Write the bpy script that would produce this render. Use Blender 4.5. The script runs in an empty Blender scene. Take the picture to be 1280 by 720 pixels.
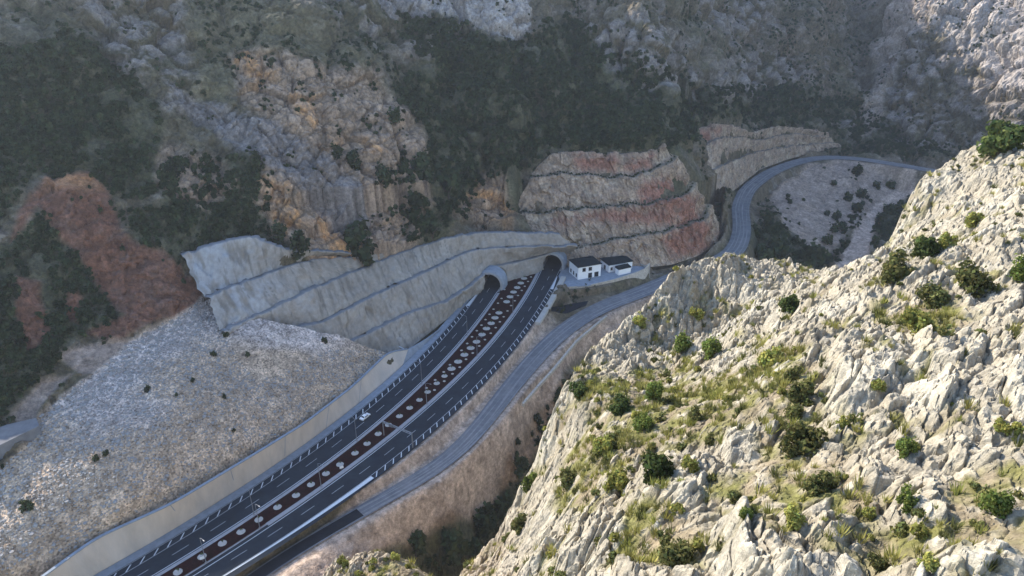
import bpy, bmesh, math, random
import numpy as np
from mathutils import Vector, Matrix

random.seed(7)
rng = np.random.default_rng(7)
R = math.radians
sc = bpy.context.scene
col = sc.collection

# ------------------------------------------------------------------ camera maths (photo 1280x720)
FPX, PITCH, CH = 900.0, R(26.0), 160.0
cp, sp = math.cos(PITCH), math.sin(PITCH)

def ray(u, v):
    x = (u - 640.0) / FPX
    y = (360.0 - v) / FPX
    return x, cp + y * sp, y * cp - sp

def W(u, v, z=0.0):
    """where the sight line through a photo pixel meets the level z"""
    dx, dy, dz = ray(u, v)
    t = (z - CH) / dz
    return np.array([dx * t, dy * t, z])

def WR(u, v, r):
    """where the sight line has run r metres over the ground"""
    dx, dy, dz = ray(u, v)
    t = r / math.hypot(dx, dy)
    return np.array([dx * t, dy * t, CH + dz * t])

def uv_of(x, y, z):
    zc = y * cp - (z - CH) * sp
    yc = y * sp + (z - CH) * cp
    zc = np.maximum(zc, 1.0)
    return 640 + FPX * x / zc, 360 - FPX * yc / zc

# ------------------------------------------------------------------ noise
def _hash(ix, iy, seed):
    h = (ix.astype(np.int64) * 374761393 + iy.astype(np.int64) * 668265263 + seed * 1442695041) & 0xFFFFFFFF
    h = ((h ^ (h >> 13)) * 1274126177) & 0xFFFFFFFF
    h = ((h ^ (h >> 15)) * 2246822519) & 0xFFFFFFFF
    return ((h ^ (h >> 16)) & 0xFFFFFF).astype(np.float32) / 16777215.0

def vnoise(x, y, seed=0):
    ix = np.floor(x); iy = np.floor(y)
    fx = (x - ix).astype(np.float32); fy = (y - iy).astype(np.float32)
    ix = ix.astype(np.int64); iy = iy.astype(np.int64)
    out = 0
    wx = fx * fx * fx * (fx * (fx * 6 - 15) + 10); wy = fy * fy * fy * (fy * (fy * 6 - 15) + 10)
    def gr(a, b):
        t = _hash(ix + a, iy + b, seed) * (2 * np.pi)
        return np.cos(t) * (fx - a) + np.sin(t) * (fy - b)
    a = gr(0, 0); b = gr(1, 0); c = gr(0, 1); d = gr(1, 1)
    return 1.5 * ((a + (b - a) * wx) * (1 - wy) + (c + (d - c) * wx) * wy)

def fbm(x, y, seed=0, octaves=4, gain=0.5):
    s = 0; a = 1.0; f = 1.0; n = 0
    for i in range(octaves):
        s = s + a * vnoise(x * f + 17.3 * i, y * f - 9.1 * i, seed + i * 31); n += a
        a *= gain; f *= 2.03
    return s / n

def ridged(x, y, seed=0, octaves=4):
    s = 0; a = 1.0; f = 1.0; n = 0
    for i in range(octaves):
        s = s + a * (1 - 2 * np.abs(vnoise(x * f + 7.7 * i, y * f + 3.3 * i, seed + i * 17))); n += a
        a *= 0.5; f *= 2.1
    return s / n

def facets(x, y, cell, seed, ang=0.0, stretch=1.0):
    """broken-rock relief: every Voronoi cell is a block with its own height and tilt"""
    c, s = math.cos(ang), math.sin(ang)
    p = (x * c + y * s) / (cell * stretch); q = (-x * s + y * c) / cell
    ix = np.floor(p); iy = np.floor(q)
    f1 = np.full(x.shape, 9.0, np.float32); f2 = f1.copy()
    h = np.zeros(x.shape, np.float32); rid = h.copy()
    for a in (-1, 0, 1):
        for b in (-1, 0, 1):
            jx = ix + a; jy = iy + b
            dx = (p - (jx + _hash(jx, jy, seed))).astype(np.float32)
            dy = (q - (jy + _hash(jx, jy, seed + 1))).astype(np.float32)
            d = dx * dx + dy * dy
            r0 = _hash(jx, jy, seed + 2)
            hh = (r0 - .5) + (_hash(jx, jy, seed + 3) - .5) * 1.6 * dx + (_hash(jx, jy, seed + 4) - .5) * 1.6 * dy
            m = d < f1
            f2 = np.where(m, f1, np.minimum(f2, d))
            h = np.where(m, hh, h); rid = np.where(m, r0, rid); f1 = np.where(m, d, f1)
    return h, np.sqrt(f2) - np.sqrt(f1), rid

def _hash3(ix, iy, iz, seed):
    return _hash(ix + iz * 57, iy - iz * 131, seed)

def noise3(x, y, z, seed=0, octaves=4):
    s = 0; a = 1.0; n = 0; f = 1.0
    for o in range(octaves):
        P = [np.float32(k * f + 11.7 * o) for k in (x, y, z)]; I = [np.floor(k) for k in P]; F = [k - i for k, i in zip(P, I)]
        I = [i.astype(np.int32) for i in I]; wx, wy, wz = [k * k * (3 - 2 * k) for k in F]; v = 0
        for c in range(8):
            i, j, k = c & 1, c >> 1 & 1, c >> 2 & 1
            v = v + _hash3(I[0] + i, I[1] + j, I[2] + k, seed + o * 31) * (wx if i else 1 - wx) * (wy if j else 1 - wy) * (wz if k else 1 - wz)
        s = s + a * (2 * v - 1); n += a; a *= .5; f *= 2.03
    return s / n

def facets3(x, y, z, cell, seed):
    """broken-rock relief in space, so that steep faces break up like flat ones"""
    p, q, r = np.float32(x / cell), np.float32(y / cell), np.float32(z / cell)
    ix, iy, iz = [np.floor(k).astype(np.int32) for k in (p, q, r)]
    f1 = np.full(p.shape, 9.0, np.float32); f2 = f1.copy(); h = np.zeros_like(f1); rid = np.zeros_like(f1)
    for a in (-1, 0, 1):
        for b in (-1, 0, 1):
            for c in (-1, 0, 1):
                jx, jy, jz = ix + a, iy + b, iz + c
                r0 = _hash3(jx, jy, jz, seed); r1 = _hash3(jx, jy, jz, seed + 1)
                dx = p - jx - r0; dy = q - jy - r1; dz = r - jz - (r0 * 7.13 + r1 * 3.7) % 1.0
                d = dx * dx + dy * dy + dz * dz; m = d < f1
                rr = (r0 * 5.31 + r1 * 9.77) % 1.0
                f2 = np.where(m, f1, np.minimum(f2, d)); h = np.where(m, (rr - .5) + (r1 - .5) * 1.5 * dx + (r0 - .5) * 1.5 * dy + (rr - .5) * dz, h)
                rid = np.where(m, rr, rid); f1 = np.where(m, d, f1)
    return h, np.sqrt(f2) - np.sqrt(f1), rid

def sstep(a, b, x):
    t = np.clip((x - a) / (b - a), 0, 1)
    return t * t * (3 - 2 * t)

def seg_dist(x, y, pts):
    """distance to a polyline, and the interpolated third coordinate of its nearest point"""
    best = np.full(x.shape, 1e9); zz = np.zeros(x.shape); side = np.zeros(x.shape)
    for i in range(len(pts) - 1):
        ax, ay = pts[i][0], pts[i][1]; bx, by = pts[i + 1][0], pts[i + 1][1]
        dx, dy = bx - ax, by - ay; L = dx * dx + dy * dy + 1e-9
        t = np.clip(((x - ax) * dx + (y - ay) * dy) / L, 0, 1)
        d = np.hypot(x - ax - t * dx, y - ay - t * dy)
        m = d < best
        best = np.where(m, d, best)
        side = np.where(m, (x - ax) * dy - (y - ay) * dx, side)
        if len(pts[i]) > 2:
            zz = np.where(m, pts[i][2] + t * (pts[i + 1][2] - pts[i][2]), zz)
    return best, zz, side

def poly_sd(x, y, poly):
    """signed distance to a polygon, inside positive"""
    n = len(poly); ins = np.zeros(x.shape, bool); best = np.full(x.shape, 1e9)
    for i in range(n):
        ax, ay = poly[i][:2]; bx, by = poly[(i + 1) % n][:2]
        c = ((ay > y) != (by > y))
        if by != ay:
            c &= x < (bx - ax) * (y - ay) / (by - ay) + ax
        ins ^= c
        dx, dy = bx - ax, by - ay
        t = np.clip(((x - ax) * dx + (y - ay) * dy) / (dx * dx + dy * dy + 1e-9), 0, 1)
        best = np.minimum(best, np.hypot(x - ax - t * dx, y - ay - t * dy))
    return np.where(ins, best, -best)

def tps(P, V, lam=1e-3):
    P = np.asarray(P, float) / 100.0; V = np.asarray(V, float); n = len(P)
    d2 = ((P[:, None] - P[None]) ** 2).sum(-1)
    K = np.where(d2 > 0, .5 * d2 * np.log(d2 + 1e-12), 0) + lam * np.eye(n)
    A = np.zeros((n + 3, n + 3)); A[:n, :n] = K; A[:n, n] = 1; A[:n, n + 1:] = P; A[n, :n] = 1; A[n + 1:, :n] = P.T
    w = np.linalg.solve(A, np.r_[V, 0, 0, 0])
    def f(x, y):
        x = np.asarray(x, float).ravel() / 100; y = np.asarray(y, float).ravel() / 100; out = np.empty(x.shape)
        for i in range(0, len(x), 40000):
            X = x[i:i + 40000]; Y = y[i:i + 40000]
            dd = (X[:, None] - P[None, :, 0]) ** 2 + (Y[:, None] - P[None, :, 1]) ** 2
            out[i:i + 40000] = (.5 * dd * np.log(dd + 1e-12)) @ w[:n] + w[n] + w[n + 1] * X + w[n + 2] * Y
        return out
    return f

# ------------------------------------------------------------------ object helpers
def tag(o, label=None, cat=None, group=None, kind=None):
    for k, v in (('label', label), ('category', cat), ('group', group), ('kind', kind)):
        if v: o[k] = v
    return o

def link(o, parent=None):
    col.objects.link(o)
    if parent is not None: o.parent = parent
    return o

def np_mesh(name, V, F, mat=None, parent=None, colors=None, smooth=False, loc=None):
    """V (n,3), F (m,3|4) index array -> one mesh object"""
    V = np.ascontiguousarray(V, np.float32); F = np.ascontiguousarray(F, np.int32)
    me = bpy.data.meshes.new(name); k = F.shape[1]
    me.vertices.add(len(V)); me.vertices.foreach_set('co', V.ravel())
    me.loops.add(F.size); me.loops.foreach_set('vertex_index', F.ravel())
    me.polygons.add(len(F)); me.polygons.foreach_set('loop_start', np.arange(0, F.size, k, dtype=np.int32))
    me.update(calc_edges=True)
    me.polygons.foreach_set('use_smooth', np.full(len(F), smooth))
    if colors is not None:
        a = me.color_attributes.new('Col', 'FLOAT_COLOR', 'POINT')
        c = np.ones((len(V), 4), np.float32); c[:, :3] = colors
        a.data.foreach_set('color', c.ravel())
    if mat: me.materials.append(mat)
    o = bpy.data.objects.new(name, me)
    if loc is not None: o.location = loc
    return link(o, parent)

def empty(name, loc, rz=0.0):
    o = bpy.data.objects.new(name, None); o.location = loc; o.rotation_euler = (0, 0, rz)
    o.empty_display_size = .5
    return link(o)

def copy_tree(o, parent=None):
    c = o.copy(); col.objects.link(c)
    if parent is not None: c.parent = parent
    for ch in o.children: copy_tree(ch, c)
    return c

class MB:
    def __init__(s): s.v = []; s.f = []
    def quad_pts(s, pts):
        b = len(s.v); s.v += [tuple(p) for p in pts]; s.f.append(tuple(range(b, b + len(pts)))); return s
    def box(s, c, d, rz=0.0):
        b = len(s.v); ca, sa = math.cos(rz), math.sin(rz)
        for sz in (-1, 1):
            for sx, sy in ((-1, -1), (1, -1), (1, 1), (-1, 1)):
                x, y = sx * d[0] / 2, sy * d[1] / 2
                s.v.append((c[0] + x * ca - y * sa, c[1] + x * sa + y * ca, c[2] + sz * d[2] / 2))
        for q in ((3, 2, 1, 0), (4, 5, 6, 7), (0, 1, 5, 4), (1, 2, 6, 5), (2, 3, 7, 6), (3, 0, 4, 7)):
            s.f.append(tuple(b + i for i in q))
        return s
    def tube(s, pts, rad, n=8, cap=True):
        pts = [Vector(p) for p in pts]; rad = rad if isinstance(rad, (list, tuple)) else [rad] * len(pts); b0 = len(s.v)
        for i, p in enumerate(pts):
            t = (pts[min(i + 1, len(pts) - 1)] - pts[max(i - 1, 0)]).normalized()
            a = t.cross(Vector((0, 0, 1)));
            if a.length < 1e-3: a = Vector((1, 0, 0))
            a.normalize(); bb = t.cross(a)
            for k in range(n):
                w = 2 * math.pi * k / n
                s.v.append(tuple(p + (a * math.cos(w) + bb * math.sin(w)) * rad[i]))
        for i in range(len(pts) - 1):
            for k in range(n):
                s.f.append((b0 + i * n + k, b0 + i * n + (k + 1) % n, b0 + (i + 1) * n + (k + 1) % n, b0 + (i + 1) * n + k))
        if cap:
            s.f.append(tuple(b0 + k for k in range(n))[::-1]); e = b0 + (len(pts) - 1) * n
            s.f.append(tuple(e + k for k in range(n)))
        return s
    def prism(s, poly, z0, z1):
        b = len(s.v); n = len(poly)
        s.v += [(p[0], p[1], z0) for p in poly] + [(p[0], p[1], z1) for p in poly]
        s.f.append(tuple(range(b, b + n))[::-1]); s.f.append(tuple(range(b + n, b + 2 * n)))
        for i in range(n): s.f.append((b + i, b + (i + 1) % n, b + n + (i + 1) % n, b + n + i))
        return s
    def build(s, name, mat=None, parent=None, bevel=0.0, smooth=False, loc=None):
        me = bpy.data.meshes.new(name); me.from_pydata(s.v, [], s.f); me.update()
        if smooth: me.polygons.foreach_set('use_smooth', [True] * len(me.polygons))
        if mat: me.materials.append(mat)
        o = bpy.data.objects.new(name, me)
        if loc is not None: o.location = loc
        link(o, parent)
        if bevel:
            m = o.modifiers.new('bevel', 'BEVEL'); m.width = bevel; m.segments = 2; m.limit_method = 'ANGLE'
        return o

# ------------------------------------------------------------------ materials
def new_mat(name):
    m = bpy.data.materials.new(name); m.use_nodes = True
    nt = m.node_tree; b = nt.nodes['Principled BSDF']
    b.inputs['Roughness'].default_value = .9; b.inputs['Specular IOR Level'].default_value = .15
    return m, nt, b

def N(nt, t, **k):
    n = nt.nodes.new(t)
    for a, v in k.items(): setattr(n, a, v)
    return n

def mixc(nt, fac, a, b, mode='MIX'):
    n = N(nt, 'ShaderNodeMix', data_type='RGBA', blend_type=mode)
    for s, v in ((n.inputs[0], fac), (n.inputs[6], a), (n.inputs[7], b)):
        if hasattr(v, 'links'): nt.links.new(v, s)
        elif isinstance(v, (int, float)): s.default_value = v
        else: s.default_value = (*v, 1)
    return n.outputs[2]

def noise_out(nt, scale, detail=6, rough=.6, stretch=None):
    tc = N(nt, 'ShaderNodeTexCoord'); src = tc.outputs['Object']
    if stretch:
        mp = N(nt, 'ShaderNodeMapping'); mp.inputs['Scale'].default_value = stretch
        nt.links.new(src, mp.inputs[0]); src = mp.outputs[0]
    n = N(nt, 'ShaderNodeTexNoise'); n.inputs['Scale'].default_value = scale
    n.inputs['Detail'].default_value = detail; n.inputs['Roughness'].default_value = rough
    nt.links.new(src, n.inputs['Vector']); return n.outputs[0]

def ramp(nt, src, a, b, lo=0.0, hi=1.0):
    n = N(nt, 'ShaderNodeMapRange'); nt.links.new(src, n.inputs[0])
    for i, v in enumerate((a, b, lo, hi)): n.inputs[i + 1].default_value = v
    return n.outputs[0]

def vcol_mat(name, scales=((.25, .35), (1.5, .35)), bump=.5, bscale=1.2, bdist=.4, stones=None, rough=.92):
    """colour attribute, broken up by noise; relief by bump"""
    m, nt, b = new_mat(name); b.inputs['Roughness'].default_value = rough
    at = N(nt, 'ShaderNodeAttribute', attribute_name='Col'); c = at.outputs['Color']
    for s, amt in scales:
        f = ramp(nt, noise_out(nt, s), .3, .7, 1 - amt, 1 + amt)
        c = mixc(nt, 1.0, c, f, 'MULTIPLY')
    if stones:
        tc = N(nt, 'ShaderNodeTexCoord'); vo = N(nt, 'ShaderNodeTexVoronoi'); vo.inputs['Scale'].default_value = stones
        nt.links.new(tc.outputs['Object'], vo.inputs['Vector'])
        f = ramp(nt, vo.outputs['Color'], 0, 1, .35, 1.65); c = mixc(nt, 1.0, c, f, 'MULTIPLY')
    nt.links.new(c, b.inputs['Base Color'])
    if bump:
        bp = N(nt, 'ShaderNodeBump'); bp.inputs['Strength'].default_value = bump; bp.inputs['Distance'].default_value = bdist
        nt.links.new(noise_out(nt, bscale, 8, .65), bp.inputs['Height']); nt.links.new(bp.outputs[0], b.inputs['Normal'])
    return m

def flat_mat(name, c, var=.15, scale=.4, rough=.85, c2=None, spec=.15, bump=0.0, metal=0.0, stretch=None):
    m, nt, b = new_mat(name); b.inputs['Roughness'].default_value = rough; b.inputs['Specular IOR Level'].default_value = spec
    b.inputs['Metallic'].default_value = metal
    n1 = noise_out(nt, scale, 6, .65, stretch)
    f = ramp(nt, n1, .3, .7, 1 - var, 1 + var)
    cc = c if c2 is None else mixc(nt, ramp(nt, noise_out(nt, scale * .37, 5, .7, stretch), .4, .62), c, c2)
    nt.links.new(mixc(nt, 1.0, cc, f, 'MULTIPLY'), b.inputs['Base Color'])
    if bump:
        bp = N(nt, 'ShaderNodeBump'); bp.inputs['Strength'].default_value = bump; bp.inputs['Distance'].default_value = .2
        nt.links.new(n1, bp.inputs['Height']); nt.links.new(bp.outputs[0], b.inputs['Normal'])
    return m

def leaf_mat(name, c, trans=.35):
    m = bpy.data.materials.new(name); m.use_nodes = True; nt = m.node_tree; nt.nodes.clear()
    out = N(nt, 'ShaderNodeOutputMaterial'); di = N(nt, 'ShaderNodeBsdfDiffuse'); tr = N(nt, 'ShaderNodeBsdfTranslucent')
    mx = N(nt, 'ShaderNodeMixShader'); mx.inputs[0].default_value = trans
    at = N(nt, 'ShaderNodeAttribute', attribute_name='Col')
    oi = N(nt, 'ShaderNodeObjectInfo'); f = ramp(nt, oi.outputs['Random'], 0, 1, .75, 1.3)
    cc = mixc(nt, 1.0, mixc(nt, 1.0, c, at.outputs['Color'], 'MULTIPLY'), f, 'MULTIPLY')
    nt.links.new(cc, di.inputs[0]); nt.links.new(cc, tr.inputs[0])
    nt.links.new(di.outputs[0], mx.inputs[1]); nt.links.new(tr.outputs[0], mx.inputs[2]); nt.links.new(mx.outputs[0], out.inputs[0])
    return m

M = dict(
    hill=vcol_mat('hill_ground', ((.12, .25), (.7, .4), (2.5, .25)), .9, .9, .8),
    cut=vcol_mat('cut_rock', ((.15, .2), (.9, .35), (3, .2)), .9, .8, .6),
    shot=vcol_mat('sprayed_concrete', ((.08, .15), (.6, .14)), .5, .5, .4),
    gravel=vcol_mat('gravel_fill', ((.06, .2), (.4, .2)), 1.0, 1.4, .5, stones=1.9),
    ridge=vcol_mat('limestone', ((.5, .2), (3.0, .28), (9.0, .16)), .8, 3.0, .22),
    asphalt=flat_mat('asphalt', (.026, .031, .040), .18, .25, .95, (.032, .038, .047), .04),
    oldroad=flat_mat('worn_asphalt', (.15, .153, .165), .2, .3, .95, (.195, .19, .19), .04),
    track=flat_mat('wheel_tracks', (.235, .23, .23), .2, .6, .9),
    newpatch=flat_mat('fresh_asphalt', (.02, .022, .028), .2, .3, .95, spec=.04),
    paint=flat_mat('white_paint', (.60, .62, .64), .12, 1.5, .7),
    thinpaint=flat_mat('worn_paint', (.42, .44, .46), .25, 2.5, .8),
    redsoil=flat_mat('red_mulch', (.028, .006, .007), .5, 1.5, .95, (.014, .005, .006), spec=.03),
    kerb=flat_mat('kerb_concrete', (.30, .30, .31), .15, .8, .9),
    gutter=flat_mat('gutter_concrete', (.24, .27, .31), .2, .5, .9),
    wallc=flat_mat('retaining_concrete', (.56, .48, .40), .12, .25, .9, (.47, .42, .37), bump=.2, stretch=(1, 1, .3)),
    cream=flat_mat('cream_concrete', (.42, .39, .35), .12, .4, .9),
    stone=flat_mat('stone_masonry', (.46, .40, .33), .3, 1.6, .95, (.37, .33, .28), bump=.6),
    disc=flat_mat('white_pebbles', (.42, .40, .37), .3, 5.0, .95, bump=.3),
    white=flat_mat('white_render', (.78, .78, .78), .05, .3, .8),
    roof=flat_mat('dark_roof', (.014, .020, .024), .25, .8, .9, spec=.05),
    dark=flat_mat('dark_glass_and_bore', (.012, .013, .016), .2, .8, .2, spec=.5),
    lining=flat_mat('tunnel_lining', (.22, .19, .15), .2, .3, .9),
    collar=flat_mat('portal_concrete', (.34, .34, .34), .15, .4, .9),
    metal=flat_mat('galvanised_steel', (.24, .25, .27), .1, 1.0, .45, metal=.5, spec=.4),
    carpaint=flat_mat('white_car_paint', (.8, .8, .8), .03, 1, .3, spec=.5),
    rubber=flat_mat('rubber', (.02, .02, .02), .1, 3, .8),
    pipe=flat_mat('pale_pipe', (.55, .55, .55), .1, 1, .6),
    trunk=flat_mat('bark', (.09, .07, .05), .3, 4, .95),
    boulder=flat_mat('boulder_stone', (.36, .345, .33), .35, .9, .95, (.26, .24, .22), bump=.6),
    leaf_dark=leaf_mat('juniper_leaf', (.062, .082, .028)),
    leaf_olive=leaf_mat('olive_leaf', (.12, .125, .046)),
    leaf_green=leaf_mat('green_leaf', (.125, .16, .042)),
    leaf_yellow=leaf_mat('yellow_green_leaf', (.25, .255, .07)),
    leaf_scrub=leaf_mat('maquis_leaf', (.044, .056, .026), .15),
    leaf_dry=leaf_mat('dry_grass_leaf', (.30, .28, .09), .3),
)

# ------------------------------------------------------------------ the highway in plan (fitted curves x(y))
CURVE = dict(
    LHI=[2.7e-06, -1.7086e-03, 4.790e-01, -45.965],
    ML=[3.9e-06, -1.6591e-03, 4.668e-01, -35.380],
    MR=[2.0e-06, -1.6501e-03, 5.172e-01, -25.834],
    RHI=[3.6e-06, -1.6960e-03, 5.048e-01, -14.345])
def cx(k, y): return np.polyval(CURVE[k], np.asarray(y, float) - 240)
def cdir(k, y):
    d = np.polyval(np.polyder(np.array(CURVE[k])), np.asarray(y, float) - 240); n = np.hypot(1, d)
    return d / n, 1 / n           # tangent
def off(k, y, o):                 # point o metres to the right of the line
    tx, ty = cdir(k, y); return cx(k, y) + ty * o, np.asarray(y, float) - tx * o

OLD_PX = [(300, 735, -3), (335, 707, -3), (400, 670, -3.2), (425, 655, -3.4), (500, 612, -3.6), (560, 578, -4), (600, 535, -4), (625, 500, -4), (665, 452, -4.5),
          (690, 425, -5), (710, 408, -5), (747, 385, -5), (810, 362, -5), (857, 341, -5), (888, 330, -5), (915, 321, -5), (926, 300, -5), (928, 281, -5), (924, 260, -4.5),
          (934, 236, -4), (961, 216, -4), (995, 202, -4), (1031, 196, -4), (1074, 198, -4), (1116, 205, -4), (1158, 212, -4), (1230, 225, -4)]
def spline(P, n):
    P = np.asarray(P, float); d = np.r_[0, np.cumsum(np.linalg.norm(np.diff(P[:, :2], axis=0), axis=1))]
    t = np.linspace(0, d[-1], n); out = np.stack([np.interp(t, d, P[:, i]) for i in range(P.shape[1])], 1)
    k = max(3, n // len(P) | 1)
    pad = np.vstack([2 * out[0] - out[1:k + 1][::-1], out, 2 * out[-1] - out[-k - 1:-1][::-1]])
    ker = np.hanning(2 * k + 3)[1:-1]; ker /= ker.sum()
    sm = np.stack([np.convolve(pad[:, i], ker, 'same') for i in range(P.shape[1])], 1)[k:k + n]
    return sm
OLD = spline([W(*p) for p in OLD_PX], 220)
yy = np.linspace(120, 352, 60)
HWY = np.stack([(cx('LHI', yy) + cx('RHI', yy)) / 2, yy], 1)

# ------------------------------------------------------------------ benches blasted into the rock
def row(px, z): return [W(u, v, (z if not hasattr(z, '__len__') else z[i])) for i, (u, v) in enumerate(px)]
def bench_rows(base, px_rows, slope, berm):
    """each bench line gets the height at which its face leans back by the given slope"""
    rows = [base]
    for px in px_rows:
        pr = rows[-1]; az = np.array([math.atan2(p[0], p[1]) for p in pr]); o = np.argsort(az); rr = np.hypot(np.array(pr)[:, 0], np.array(pr)[:, 1])[o]; zz = np.array(pr)[:, 2][o]; az = az[o]
        out = []
        for u, v in px:
            dx, dy, dz = ray(u, v); h = math.hypot(dx, dy); a = math.atan2(dx, dy); rp = np.interp(a, az, rr); zp = np.interp(a, az, zz); td = -dz / h
            b = berm if len(rows) > 1 else 0
            r = (rp + b + (CH - zp) / slope) / (1 + td / slope); out.append(np.array([dx / h * r, dy / h * r, CH - r * td]))
        zs = np.array([p[2] for p in out]); rows.append(out)
    return rows
CUT = bench_rows(row([(716, 338), (742, 335), (800, 335), (840, 331), (872, 320), (894, 306), (902, 290)], [-1, -1, -1, -2, -4, -5, -5]), [
    [(690, 318), (738, 307), (780, 300), (832, 292), (880, 277), (888, 268), (890, 256)],
    [(640, 266), (668, 267), (727, 262), (810, 257), (845, 249), (866, 240), (872, 228)],
    [(662, 226), (705, 217), (745, 221), (795, 222), (827, 209), (843, 203), (848, 194)],
    [(672, 208), (690, 192), (727, 190), (775, 193), (807, 190), (822, 186), (832, 182)]], 2.0, 4.0)
CUT2 = bench_rows(row([(893, 268), (905, 248), (925, 232), (950, 212), (985, 199), (1030, 188), (1060, 186)], [-4.5, -4.5, -4.5, -4.5, -4, -4, -4]), [
    [(874, 218), (890, 214), (920, 200), (940, 192), (968, 186), (1020, 180), (1045, 178)],
    [(860, 192), (880, 182), (905, 172), (930, 172), (950, 176), (985, 168), (1040, 172)],
    [(860, 168), (875, 160), (900, 155), (918, 158), (940, 166), (975, 157), (1035, 166)]], 1.5, 3.0)
# ------------------------------------------------------------------ hillside control points
CTRL = []
def column(u, v0, z0, segs, ext=((60, .7), (150, .6), (330, .25))):  # ext: unseen crest beyond view, its slopes shaped to shadow the valley
    p = W(u, v0, z0); CTRL.append(p); r = math.hypot(p[0], p[1]); z = z0; vp = v0
    for v, s in segs:
        n = max(1, int(abs(vp - v) / 45))
        for k in range(1, n + 1):
            vv = vp + (v - vp) * k / n
            dx, dy, dz = ray(u, vv); td = -dz / math.hypot(dx, dy)
            rn = (CH - z + s * r) / (td + s)
            z = z + s * (rn - r); r = rn
            CTRL.append(np.array([dx / math.hypot(dx, dy) * r, dy / math.hypot(dx, dy) * r, z]))
        vp = v
    dx, dy, dz = ray(u, vp); h = math.hypot(dx, dy)
    for dr, s in ext:
        r += dr; z += dr * s; CTRL.append(np.array([dx / h * r, dy / h * r, z]))
column(-420, 640, 34, [(520, .5), (250, .7), (100, .7), (0, .7)])
column(-180, 580, 33, [(500, .5), (250, .7), (100, .7), (0, .7)])
column(0, 530, 30, [(440, .7), (330, .8), (220, .75), (110, .7), (0, .7)])
column(130, 452, 34, [(380, .6), (300, .9), (225, .8), (120, .7), (0, .7)])
column(232, 318, 52, [(230, .9), (120, .7), (0, .65)])
column(372, 310, 45, [(250, 1.2), (150, .8), (60, .8), (0, .65)])
column(450, 335, 33, [(290, 1.1), (150, .8), (70, .75), (0, .7)])
column(560, 298, 27, [(230, .9), (120, .8), (0, .8)])
column(640, 262, 34, [(200, .9), (150, .8), (90, .7), (0, 1.1)])
zt_ = lambda u: float(np.interp(u, [uv_of(*p)[0] for p in CUT[-1]], [p[2] for p in CUT[-1]]))
column(740, 190, zt_(740), [(150, .7), (60, .75), (0, .8)])
column(812, 189, zt_(812), [(130, .8), (60, 1.0), (0, .9)])
column(880, 160, 42, [(100, .8), (0, .9)], ((60, .35), (150, .15), (330, .1)))
column(950, 206, -4, [(168, 1.0), (90, .75), (0, .9)], ((60, .35), (150, .15), (330, .1)))
column(1030, 188, -3, [(160, .6), (90, .9), (0, .9)], ((60, .35), (150, .15), (330, .1)))
column(1090, 190, -3, [(160, .15), (100, .45), (0, .6)], ((60, .4), (150, .2), (330, .1)))
column(1150, 198, -3, [(170, .3), (100, .9), (0, 1.0)])
column(1220, 203, -5, [(150, .8), (80, 1.1), (0, 1.05)])
column(1320, 232, -5, [(120, 1.1), (0, 1.3)])
column(1550, 315, 5, [(150, 1.0), (0, 1.15)])
def CP(*a):
    for u, v, z in a: CTRL.append(W(u, v, z))
# gravel slope and its foot behind the retaining wall
CP((265, 368, 36), (190, 412, 35), (60, 500, 31), (20, 560, 27), (300, 400, 31), (380, 420, 21), (460, 437, 8), (150, 520, 26), (220, 470, 28), (300, 470, 21),
   (100, 600, 21), (200, 560, 20), (300, 530, 15), (60, 660, 16), (150, 640, 13.5), (40, 715, 9.5), (210, 625, 9.5), (295, 578, 9), (375, 528, 8), (436, 487, 6.5), (0, 650, 19), (0, 740, 12),
   (-150, 760, 18), (-100, 660, 22))
# gorge right of the old road, and the pale slope under its bend
CP((560, 625, -10), (600, 640, -34), (570, 700, -36), (640, 560, -16), (660, 600, -36), (700, 520, -26), (690, 470, -8), (760, 420, -12), (760, 470, -30), (850, 385, -14), (880, 420, -30),
   (500, 660, -10), (450, 700, -9), (520, 740, -36), (420, 760, -10))
CP((950, 300, -13), (1000, 330, -28), (1060, 330, -31), (1080, 290, -30), (1125, 240, -27), (1040, 270, -24), (1000, 250, -12), (1060, 225, -12), (1110, 225, -16), (1150, 260, -26),
   (950, 260, -7), (960, 340, -26), (1140, 330, -20), (1250, 300, -15))
# corridor of the two roads
for y in np.linspace(115, 345, 16):
    for k, o in (('LHI', -3), ('MR', -2), ('RHI', 3)):
        x_, y_ = off(k, y, o); CTRL.append(np.array([x_, y_, -.5]))
for i in range(0, 220, 9): CTRL.append(OLD[i] - np.array([0, 0, .5]))
# behind the cut face: its back comes up here
CP((612, 284, 27), (625, 272, 30), (590, 290, 27))
for rw in (CUT[-1], CUT2[-1]): CTRL += [p + np.array([0, 1.5, -.5]) for p in rw]
for rw in CUT[2:]: CTRL.append(rw[0] + np.array([-1.5, 0, .5])); CTRL.append(rw[-1] + np.array([1.0, 1.0, -.5]))
for rw in CUT2[1:]: CTRL.append(rw[0] + np.array([-1.5, 0, .5]))
CTRL = np.array(CTRL)
HZ = tps(CTRL[:, :2], CTRL[:, 2], 2e-3)

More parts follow.
